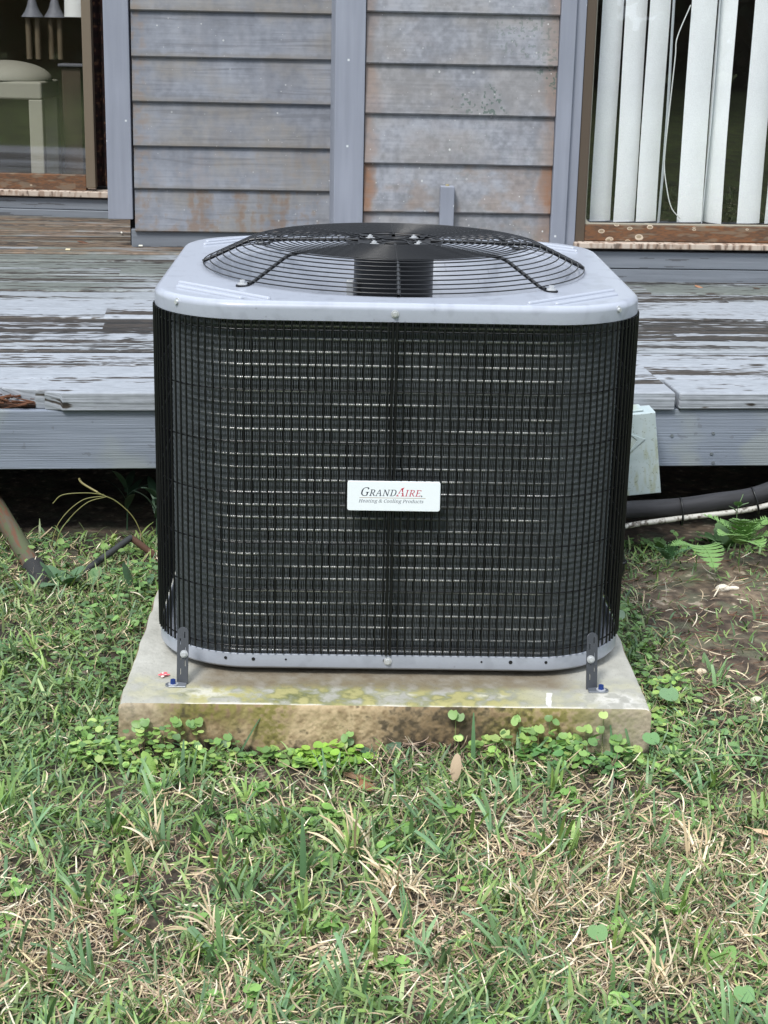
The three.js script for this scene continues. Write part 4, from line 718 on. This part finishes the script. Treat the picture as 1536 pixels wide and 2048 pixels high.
// round-leaved creeping ground cover
function discGeo(notch = 0.35, cup = 0.12, n = 12) { const P = [0, 0, 0], I = []; for (let i = 0; i <= n; i++) { const a = i / n * 6.283, d = Math.min(a, 6.283 - a), R = 1 - notch * Math.exp(-d * d * 9), k = 1 + 0.05 * Math.sin(a * 3); P.push(Math.sin(a) * R * k, cup * R, -Math.cos(a) * R * k + 0.15); if (i) I.push(0, i, i + 1); } return geo(P, I); }
{
  const r = rng(202), cover = thing('ground_cover', 'small round leaved creeping weeds crowded along the concrete pad', 'ground cover'); cover.userData.kind = 'stuff';
  const g1 = [discGeo(0.35, 0.10), discGeo(0.2, 0.25), discGeo(0.5, 0.02)], L = [[], [], []], stemL = [];
  const pal = [[124, 160, 82], [140, 176, 90], [110, 146, 78], [152, 182, 96], [96, 130, 76], [162, 184, 104]];
  const put = (x, y, z, s, p = pal) => { const gy = groundY(x, z); L[Math.floor(r() * 3)].push([x, Math.max(y, gy + 0.004), z, r() * 6.283, (r() - 0.35) * 1.3, s, s, pick(r, p), 0]); };
  const patch = (x0, z0, rx, rz, n, hMax, s0, s1, p) => { n = Math.round(n * (z0 > 0.45 && z0 < 0.56 ? 0.72 : 1)); for (let k = 0; k < n; k++) { const a = r() * 6.283, q = Math.sqrt(r()), x = x0 + Math.cos(a) * q * rx, z = z0 + Math.sin(a) * q * rz; if (inPad(x, z, 0.004)) continue; const h = hMax * Math.pow(r(), 1.3) * (1.1 - q * 0.8); const y = groundY(x, z) + 0.006 + h; put(x, y, z, lerp(s0, s1, r()), p); if (r() < 0.35) stemL.push([x, groundY(x, z), z, r() * 6.28, 0.3 * r(), 0.0009, h + 0.006, pick(r, [[120, 140, 80], [140, 120, 84]]), 0]); } };
  patch(-0.34, 0.505, 0.12, 0.035, 460, 0.055, 0.0035, 0.0065); patch(-0.43, 0.46, 0.05, 0.09, 260, 0.04, 0.004, 0.0075); patch(-0.30, 0.545, 0.10, 0.03, 200, 0.03, 0.004, 0.007);
  patch(-0.085, 0.515, 0.06, 0.03, 150, 0.03, 0.005, 0.009, [[140, 182, 70], [156, 192, 84], [124, 166, 66]]); patch(-0.17, 0.52, 0.06, 0.025, 70, 0.02, 0.005, 0.009);
  patch(0.20, 0.505, 0.085, 0.035, 170, 0.055, 0.0045, 0.0085); patch(0.29, 0.525, 0.10, 0.045, 170, 0.05, 0.005, 0.0095, [[96, 140, 84], [110, 154, 82], [130, 166, 86]]); patch(0.40, 0.42, 0.04, 0.14, 130, 0.03, 0.004, 0.008);
  patch(-0.52, 0.30, 0.14, 0.30, 420, 0.025, 0.003, 0.0062, [[96, 130, 72], [84, 116, 64], [112, 144, 78]]); patch(-0.47, -0.10, 0.09, 0.30, 380, 0.04, 0.0035, 0.008, [[100, 138, 70], [118, 156, 80], [82, 116, 66]]); patch(-0.60, -0.40, 0.22, 0.12, 170, 0.035, 0.004, 0.008, [[76, 112, 62], [100, 138, 72], [120, 150, 80]]);
  patch(0.43, -0.05, 0.05, 0.26, 240, 0.03, 0.003, 0.0065, [[100, 138, 72], [120, 158, 84]]); patch(0.44, 0.25, 0.07, 0.12, 160, 0.03, 0.004, 0.008); patch(0.66, -0.60, 0.18, 0.06, 60, 0.03, 0.004, 0.008, [[86, 120, 66], [104, 140, 76]]);
  patch(0.55, 0.44, 0.16, 0.09, 150, 0.02, 0.004, 0.009, [[120, 156, 92], [104, 140, 84]]);
  for (let k = 0; k < 34; k++) { const x = -0.5 + r(), z = 0.62 + 0.6 * r(); patch(x, z, 0.018, 0.018, 9, 0.02, 0.0045, 0.009, [[112, 152, 76], [128, 168, 84]]); }
  // sprigs climbing the face of the pad
  for (const [x, y, n] of [[-0.315, -0.022, 4], [-0.29, -0.03, 5], [-0.065, -0.058, 3], [-0.066, -0.04, 2], [0.095, -0.012, 2], [0.10, -0.05, 3], [0.19, -0.01, 3], [0.205, -0.03, 4], [0.235, -0.018, 2], [0.29, -0.03, 2], [0.315, -0.005, 1], [0.315, -0.022, 2], [0.26, -0.04, 3], [0.335, -0.045, 3], [-0.37, -0.03, 6], [-0.25, -0.055, 4], [0.36, -0.055, 3]])
    { for (let k = 0; k < n; k++) { const X = x + 0.018 * (r() - 0.5), Y = y + 0.012 * (r() - 0.5), Z = 0.487 + 0.012 * r(); L[Math.floor(r() * 3)].push([X, Y, Z, (r() - 0.5) * 1.4, 0.5 + 0.5 * r(), 0.0055 + 0.003 * r(), 0.0055 + 0.003 * r(), pick(r, pal), 0]); } stemL.push([x, -0.082, 0.488, 3.1, -0.04, 0.0012, y + 0.085, pick(r, [[120, 130, 80]]), 0]); }
  g1.forEach((g, i) => scatter('round_leaf', g, leafM({ roughness: 0.5 }), L[i], cover)); scatter('stem', bladeGeo(0.3, 0, 3, 0.8), leafM(), stemL, cover);
}
// single plants
function leafGeo(L, W, { fold = 0.25, curl = 0.6, serr = 0, n = 10, base = 0.15 } = {}) {
  const P = [], I = []; let y = 0, z = 0;
  for (let i = 0; i <= n; i++) { const t = i / n, w = W * 0.5 * Math.pow(Math.sin(Math.PI * Math.pow(clamp(t * (1 - base) + base * 0.5), 0.85)), 0.9) * (1 + serr * (i % 2 ? 1 : -1)) * (t > 0.97 ? 0.15 : 1); for (const q of [-1, -0.5, 0, 0.5, 1]) P.push(q * w, y + 0.0015 * serr * Math.sin(i * 2 + q * 5), z + Math.abs(q) * w * fold); const a = curl * t; y += Math.sin(1.0 - a) * L / n; z += Math.cos(1.0 - a) * L / n; if (i) for (let k = 0; k < 4; k++) { const b = (i - 1) * 5 + k; I.push(b, b + 1, b + 5, b + 1, b + 6, b + 5); } }
  for (let i = 0; i < P.length; i += 3) { /* leaf rises along +y, outward +z */ const q = P[i + 1]; P[i + 1] = q; }
  return geo(P, I);
}
const plantM = (r, g, b, o) => leafM({ color: srgb(r, g, b), ...o });
const turned = (g, yaw, tilt, x = 0, y = 0, z = 0) => { g.rotateX(tilt); g.rotateY(yaw); g.translate(x, y, z); return g; };
{
  const r = rng(303), gy = groundY;
  // broad-leaved weeds
  const rosette = (name, label, x, z, n, L, W, col, o = {}) => { const t = thing(name, label, 'weed', [x, gy(x, z) - 0.003, z]); const m = plantM(...col); for (let k = 0; k < n; k++) { const yaw = k / n * 6.28 + r() * 0.7, l = L * (0.7 + 0.5 * r()); part('leaf', turned(leafGeo(l, W * (0.75 + 0.4 * r()), { curl: 0.5 + r() * 0.8, serr: 0.07, ...o }), yaw, (r() - 0.5) * 0.5, Math.sin(yaw) * 0.006, 0, Math.cos(yaw) * 0.006), m, t); part('stalk', rod([0, -0.004, 0], [Math.sin(yaw) * 0.008, 0.004, Math.cos(yaw) * 0.008], 0.0012, 5), m, t); } return t; };
  rosette('broad_leaf_weed', 'broad crinkled green weed at the foot of the rusty pipe', -0.615, -0.255, 7, 0.06, 0.03, [84, 118, 80]);
  rosette('broad_leaf_weed', 'upright broad veined leaf weed beside the pad below the thin black hose', -0.468, -0.245, 3, 0.05, 0.034, [82, 116, 88], { curl: 0.1 });
  rosette('broad_leaf_weed', 'large round leaved weed between the rusty pipe and thin black hose', -0.57, -0.27, 5, 0.045, 0.028, [96, 130, 78]);
  rosette('broad_leaf_weed', 'two leaf bright yellow green weed in the lawn before the clover patch', -0.34, 0.575, 4, 0.042, 0.024, [136, 170, 82]);
  rosette('broad_leaf_weed', 'leafy light green weed behind the large fern under the pipe', 0.735, -0.60, 7, 0.065, 0.04, [92, 128, 72]);
  rosette('broad_leaf_weed', 'small cut leaf weed on bare soil by the air conditioner', 0.60, -0.56, 6, 0.05, 0.026, [104, 140, 80], { serr: 0.2 });
  rosette('broad_leaf_weed', 'folded triangular leaf weed at the middle of the pad front', -0.005, 0.505, 3, 0.04, 0.024, [78, 110, 82], { fold: 0.5 });
  rosette('broad_leaf_weed', 'low bright leafy weed among straw in the near lawn', 0.375, 1.05, 6, 0.03, 0.017, [112, 152, 74]);
  // dark lance-leaved plants in the shade
  for (const [x, z, lab, n] of [[-0.545, -0.66, 'dark lance leaved plant in the shade under the deck', 6], [-0.475, -0.60, 'dark lance leaved plant pressed against the side of the air conditioner', 6]]) {
    const t = thing('lance_leaf_plant', lab, 'weed', [x, gy(x, z), z]), m = plantM(58, 86, 62); part('stem', rod([0, -0.005, 0], [0.004, 0.10, 0], 0.0018, 6), m, t);
    for (let k = 0; k < n; k++) part('leaf', turned(leafGeo(0.075, 0.018, { curl: 0.9, fold: 0.3 }), k * 2.3 + r(), (r() - 0.5) * 0.4, 0, 0.05 + 0.009 * k, 0), m, t);
  }
  // tall arching grass weed
  { const t = thing('arching_grass', 'tall thin grass weed arching over in front of the dark deck gap', 'weed', [-0.482, gy(-0.482, -0.5), -0.5]); const m = plantM(142, 140, 84), A = (l) => l.map(([x, y, z]) => [x + 0.482, y - gy(-0.482, -0.5), z + 0.5]);
    part('stem', tube(A([[-0.482, -0.09, -0.5], [-0.506, -0.023, -0.5], [-0.54, 0.018, -0.49], [-0.571, 0.037, -0.48], [-0.60, 0.055, -0.48]]), 0.0011, 40, 6), m, t);
    part('seed_head', tube(A([[-0.578, 0.041, -0.48], [-0.603, 0.056, -0.48], [-0.612, 0.064, -0.48], [-0.614, 0.07, -0.48]]), 0.0021, 20, 6), plantM(170, 160, 110), t);
    for (const p of [[[-0.565, 0.036, -0.48], [-0.60, 0.042, -0.47], [-0.645, 0.04, -0.46], [-0.665, 0.022, -0.46]], [[-0.562, 0.034, -0.48], [-0.61, 0.025, -0.47], [-0.655, -0.02, -0.46], [-0.675, -0.085, -0.45]], [[-0.560, 0.032, -0.48], [-0.60, 0.022, -0.46], [-0.645, -0.025, -0.45], [-0.666, -0.08, -0.44]]]) part('blade', tube(A(p), 0.0009, 40, 5), m, t); }
  // ferns
  const frond = (L, W, bend, m, t, yaw, tilt, x, y, z, pairs = 15) => { const list = [], pts = []; for (let i = 0; i <= 24; i++) { const s = i / 24, a = bend * s; pts.push([0, L * (bend ? Math.sin(a) / bend : s), L * (bend ? (1 - Math.cos(a)) / bend : 0)]); } list.push(tube(pts, 0.0007, 24, 5));
    for (let k = 1; k <= pairs; k++) { const s = 0.08 + 0.9 * k / (pairs + 1), i = Math.min(23, Math.floor(s * 24)), q = pts[i], len = W * Math.pow(Math.max(0, Math.sin(Math.PI * (0.25 + 0.75 * s))), 0.8) + 0.001, a = bend * s; for (const sd of [-1, 1]) { const P = [], I = []; const w = L / pairs * 0.80; for (let j = 0; j <= 6; j++) { const u = j / 6, ww = w * (1 - u * u * 0.9) * (1 + 0.18 * (j % 2)); for (const e of [-1, 0, 1]) P.push(sd * len * u, e * ww * 0.5 + len * u * 0.28, (e ? 0.0012 : 0) - len * u * u * 0.22); if (j) for (let c = 0; c < 2; c++) { const b = (j - 1) * 3 + c; I.push(b, b + 1, b + 3, b + 1, b + 4, b + 3); } } const g = geo(P, I, P.flatMap((_, n) => n % 3 ? [] : [0, 0])); g.rotateX(a); g.translate(q[0], q[1], q[2]); list.push(g); } }
    return part('frond', turned(merge(list), yaw, tilt, x, y, z), m, t); };
  { const t = thing('fern', 'light green fern frond drooping over the bare soil patch', 'fern', [0.634, gy(0.634, -0.40), -0.40]), m = plantM(118, 158, 84); frond(0.145, 0.033, 0.85, m, t, 0.05, 1.2, 0, 0.055, 0.0, 13); frond(0.08, 0.02, 0.8, m, t, -1.0, 0.9, 0, 0.045, 0, 11); part('stalk', rod([0, -0.004, 0], [0, 0.056, 0.001], 0.0012, 5), m, t); }
  { const t = thing('fern', 'pale green many fronded fern below the conduit beside round leaves', 'fern', [0.735, gy(0.735, -0.46), -0.46]), m = plantM(122, 162, 88); for (const [yw, tl, b] of [[0.9, 0.8, 0.8], [-0.7, 0.7, 0.9], [0.2, 0.9, 0.8], [1.7, 0.5, 0.9], [-1.5, 0.5, 0.8], [0.5, 0.3, 0.9], [-0.3, 0.25, 1.0]]) frond(0.11, 0.028, b, m, t, yw, tl, 0, 0.045, 0); part('stalk', rod([0, -0.004, 0], [0, 0.046, 0], 0.0014, 5), m, t); }
  { const t = thing('fern', 'small dark green fern sprig nearest the air conditioner corner', 'fern', [0.585, gy(0.585, -0.44), -0.44]), m = plantM(92, 132, 88); for (const [yw, tl] of [[0.3, 0.1], [-0.9, 0.5], [1.2, 0.6]]) frond(0.065, 0.016, 0.7, m, t, yw, tl, 0, 0.01, 0, 9); part('stalk', rod([0, -0.004, 0], [0, 0.012, 0], 0.0012, 5), m, t); }
  // leafy sprig growing up past the pipe
  { const t = thing('leafy_sprig', 'thin leafy sprig growing up in front of the black pipe', 'weed', [0.735, gy(0.735, -0.51), -0.51]), m = plantM(112, 142, 92); part('stem', tube([[0, -0.005, 0], [0.004, 0.05, 0], [0.0, 0.10, 0], [0.012, 0.135, -0.01]], 0.0009, 20, 5), m, t); for (const [y, yw, l] of [[0.055, -1.4, 0.022], [0.06, 1.3, 0.02], [0.10, -1.2, 0.026], [0.108, 0.9, 0.03], [0.113, -0.2, 0.03]]) part('leaf', turned(leafGeo(l, l * 0.6, { curl: 0.7 }), yw, 0.1, 0, y, 0), m, t); }
  { const t = thing('leafy_sprig', 'yellow green budding sprig against the shade below the thin black hose', 'weed', [-0.545, gy(-0.545, -0.46), -0.46]), m = plantM(138, 158, 82); part('stem', tube([[0, -0.005, 0], [0.003, 0.02, 0], [-0.002, 0.045, 0]], 0.001, 16, 5), m, t); for (let k = 0; k < 8; k++) part('leaf', turned(leafGeo(0.02, 0.011, { curl: 0.6 }), k * 1.9, 0, 0, 0.018 + k * 0.0035, 0), m, t); }
  // pennyworts
  for (const [x, z, R, h, lab, c] of [[0.445, 0.32, 0.0155, 0.034, 'big blue green round leaf beside the corner of the pad', [114, 150, 104]], [0.236, 1.0, 0.0125, 0.022, 'single round pennywort leaf lying in the near lawn', [112, 150, 92]], [0.425, -0.07, 0.013, 0.03, 'pale round leaf at the pad edge below the bare soil', [136, 160, 130]], [0.385, 1.12, 0.012, 0.018, 'round pennywort leaf low in the corner of the near lawn', [112, 152, 92]], [0.385, 0.50, 0.013, 0.04, 'round green leaf against the corner of the pad face', [108, 150, 92]]]) {
    const t = thing('pennywort', lab, 'weed', [x, gy(x, z), z]), m = plantM(...c), g = discGeo(0.3, 0.15, 28); g.scale(R, R * 0.9, R); g.rotateX(0.45); g.translate(0, h, 0); part('leaf', g, m, t); part('stem', rod([0, -0.005, 0], [0, h, 0.002], 0.0009, 5), m, t); }
  // fallen leaves
  const fallen = (x, z, L, W, yaw, lab, c, dy = 0.012, tilt = 0.2) => { const t = thing('fallen_leaf', lab, 'dead leaf', [x, gy(x, z) + dy, z]); const lm = std({ color: srgb(...c), roughness: 0.8, side: THREE.DoubleSide }); const g = leafGeo(L, W, { curl: 0.5, fold: 0.35 }); g.rotateX(0.75 + tilt); part('leaf_blade', turned(g, yaw, 0), lm, t); part('leaf_stalk', turned(rod([0, 0, 0], [0, 0.002, -0.012], 0.0008, 5), yaw, 0), lm, t); };
  fallen(0.088, 0.60, 0.04, 0.016, 2.9, 'upright tan dead leaf held in grass before the pad', [170, 150, 124], 0.01, -1.1); fallen(-0.07, 0.575, 0.042, 0.022, 1.4, 'flat brown dead leaf beside the bright clover', [138, 108, 84]); fallen(-0.045, 0.60, 0.03, 0.02, 0.5, 'rusty brown dead leaf scrap near the flat brown leaf', [132, 92, 62]); fallen(0.485, 0.735, 0.036, 0.014, 1.3, 'pale tan dead leaf lying on grass near the frame edge', [196, 164, 130], 0.02); fallen(0.155, 0.80, 0.034, 0.011, 1.6, 'narrow tan dead leaf half hidden in the middle lawn', [186, 152, 122]); fallen(0.5, 0.74, 0.02, 0.008, 0.4, 'short curled straw coloured dead leaf', [170, 140, 110]);
  fallen(-0.655, -0.235, 0.04, 0.024, 2.2, 'dark red brown rotting leaf under the rusty pipe', [84, 52, 40]);
  // litter on the deck and the pad
  const bit = (lab, cat, x, y, z, g, c) => tag(part(cat.replace(/ /g, '_'), g.translate(x, y, z), std({ color: srgb(...c), roughness: 0.8 }), scene), lab, cat);
  bit('curled brown leaf on the deck boards before the sliding door', 'dry leaf', -0.985, 0.236, -2.79, leafGeo(0.05, 0.02, { fold: 0.6 }).rotateX(0.9).rotateY(1.3), [92, 62, 44]);
  bit('thin white splinter on the deck by the corner board', 'wood splinter', -0.868, 0.236, -3.02, new THREE.CapsuleGeometry(0.003, 0.03, 4, 8).rotateX(1.5).rotateY(0.2), [226, 222, 212]);
  bit('small white chip on the deck below the grey skirt board', 'paint chip', -0.762, 0.236, -2.70, uvBox(new RoundedBoxGeometry(0.014, 0.005, 0.010, 2, 0.002)), [230, 228, 214]);
  bit('small cream chip at the edge of the mossy boards', 'paint chip', -0.98, 0.236, -2.58, uvBox(new RoundedBoxGeometry(0.016, 0.005, 0.009, 2, 0.002)), [226, 214, 176]);
  bit('small brown leaf on the deck under the window', 'dry leaf', 0.945, 0.235, -2.09, leafGeo(0.035, 0.018, { fold: 0.5 }).rotateX(0.9).rotateY(0.6), [150, 110, 84]);
  bit('dark scrap of leaf on the deck by the window riser', 'dry leaf', 1.108, 0.235, -2.06, leafGeo(0.03, 0.014, { fold: 0.7 }).rotateX(0.9).rotateY(1.8), [70, 56, 46]);
  { const t = thing('pink_scrap', 'crumpled pink scrap on the concrete pad by the bracket', 'scrap', [-0.348, 0.001, 0.379]), m = std({ color: srgb(222, 96, 104), roughness: 0.7, side: THREE.DoubleSide }), m2 = std({ color: srgb(236, 196, 190), roughness: 0.7, side: THREE.DoubleSide });
    for (let k = 0; k < 7; k++) part('crumple', turned(leafGeo(0.008 + 0.005 * r(), 0.006, { fold: 0.8, curl: 1.2 }), k * 0.9 + r(), 0.4 * r(), 0.005 * (r() - 0.5), 0, 0.003 * (r() - 0.5)), k % 3 ? m : m2, t); }
  const stone = (x, z, a, b, c, lab, col) => { const g = new THREE.IcosahedronGeometry(1, 3), p = g.attributes.position; for (let i = 0; i < p.count; i++) { const k = 0.8 + 0.4 * noise(p.getX(i) * 2 + x * 50, p.getY(i) * 2 + p.getZ(i) * 3 + 9); p.setXYZ(i, p.getX(i) * a * k, p.getY(i) * b * k, p.getZ(i) * c * k); } g.computeVertexNormals(); g.translate(x, gy(x, z) + b * 0.6, z); tag(part('white_stone', g, std({ color: srgb(...col), roughness: 0.85 }), scene), lab, 'stone'); };
  stone(0.665, -0.29, 0.013, 0.007, 0.009, 'white stone at the tip of the fern frond', [214, 206, 190]); stone(0.69, -0.30, 0.010, 0.004, 0.004, 'thin white chip beside the white stone', [224, 216, 196]); stone(0.535, 0.15, 0.008, 0.005, 0.006, 'small cream stone on soil between pad and lawn', [212, 196, 170]); stone(0.60, 0.27, 0.009, 0.006, 0.008, 'pale stone at the grass edge of the bare soil', [206, 196, 176]); stone(0.575, 0.17, 0.006, 0.004, 0.005, 'tiny buff stone near the small cream stone', [196, 178, 150]);
  // twigs and pine needles on the soil
  const twigs = thing('pine_needles', 'scattered dead pine needles and twigs on the bare soil', 'pine needles'); twigs.userData.kind = 'stuff'; const list = [];
  for (let k = 0; k < 190; k++) { const x = 0.46 + 0.42 * r(), z = -0.5 + 0.85 * r(), y = gy(x, z) + 0.004, a = (r() - 0.5) * 1.6 + 0.3, L = 0.015 + 0.05 * r() * r(); list.push(rod([x, y, z], [x + Math.cos(a) * L, gy(x + Math.cos(a) * L, z - Math.sin(a) * L) + 0.003 + 0.004 * r(), z - Math.sin(a) * L], 0.0005 + 0.0007 * r() * r(), 5)); }
  part('needle_litter', list, std({ color: srgb(108, 76, 58), roughness: 0.9 }), twigs);
}
// trees across the lawn behind the viewer: the panes mirror them
{
  const r = rng(404), bark = std({ map: tex(128, 512, (u, v) => mix3([46, 38, 32], [104, 92, 78], fbm(u * 14, v * 18, 4)), { repeat: true }), roughness: 0.95 });
  const t0 = thing('shade_tree', 'tall leafy tree across the lawn mirrored faintly in the panes', 'tree', [-6, -0.1, 17], 0, 'trees mirrored in the panes');
  const limbs = [new THREE.CylinderGeometry(0.14, 0.3, 5, 12, 6).translate(0, 2.5, 0)]; for (let k = 0; k < 7; k++) { const a = k * 2.4, y = 3 + k * 0.4; limbs.push(rod([0, y, 0], [Math.cos(a) * (1.6 + r()), y + 1.6 + r(), Math.sin(a) * (1.6 + r())], 0.07, 7)); }
  part('trunk', limbs, bark, t0);
  const g = leafGeo(0.34, 0.2, { n: 4 }), n = 3600, im = new THREE.InstancedMesh(g, leafM(), n); im.name = 'crown'; im.userData.kind = 'stuff';
  for (let i = 0; i < n; i++) { const c = i % 26, rc = rng(c + 7), cx = (rc() - 0.5) * 6, cz = (rc() - 0.5) * 6, cyy = 3.2 + rc() * 4.5, R = 0.8 + rc() * 0.6; const a = r() * 6.28, b = Math.acos(2 * r() - 1), q = R * Math.cbrt(r()); DUM.position.set(cx + q * Math.sin(b) * Math.cos(a), cyy + q * Math.cos(b) * 0.8, cz + q * Math.sin(b) * Math.sin(a)); DUM.rotation.set(r() * 6, r() * 6, r() * 6); DUM.scale.setScalar(0.7 + 0.6 * r()); DUM.updateMatrix(); im.setMatrixAt(i, DUM.matrix); im.setColorAt(i, pick(r, [[58, 78, 46], [72, 92, 54], [48, 66, 42]])); }
  t0.add(im);
  for (const [x, z, s] of [[-11, 20, 1.2], [-1.5, 21, 1.1], [3.5, 18, 0.95], [8, 22, 1.2], [13, 19, 1.05], [-16, 24, 1.3], [18, 25, 1.3]]) { const c = t0.clone(); c.name = numbered('shade_tree'); c.position.set(x, -0.1, z); c.rotation.y = x; c.scale.setScalar(s); scene.add(c); }
  // dense shrubs under them
  const s0 = thing('shrub', 'dense dark shrub under the far trees mirrored in the panes', 'shrub', [-4, -0.1, 19.5], 0, 'shrubs mirrored in the panes');
  part('stems', [0, 1, 2, 3].map((k) => rod([0, 0, 0], [Math.cos(k * 1.6) * 0.7, 1.2, Math.sin(k * 1.6) * 0.7], 0.03, 6)), bark, s0);
  const m = 900, si = new THREE.InstancedMesh(g, leafM(), m); si.name = 'foliage'; si.userData.kind = 'stuff';
  for (let i = 0; i < m; i++) { const a = r() * 6.28, q = Math.sqrt(r()) * 1.7, y = r() * 2.2 * Math.sqrt(Math.max(0, 1 - q * q / 3.2)); DUM.position.set(Math.cos(a) * q, 0.15 + y, Math.sin(a) * q); DUM.rotation.set(r() * 6, r() * 6, r() * 6); DUM.scale.setScalar(0.7 + 0.6 * r()); DUM.updateMatrix(); si.setMatrixAt(i, DUM.matrix); si.setColorAt(i, pick(r, [[50, 66, 42], [62, 76, 46], [78, 70, 48]])); }
  s0.add(si);
  for (let k = 0; k < 11; k++) { const c = s0.clone(); c.name = numbered('shrub'); c.position.set(-19 + k * 3.4 + r(), -0.1, 20 + 4 * r()); c.rotation.y = k; c.scale.setScalar(0.9 + 0.8 * r()); scene.add(c); }
}
renderer.render(scene, camera);
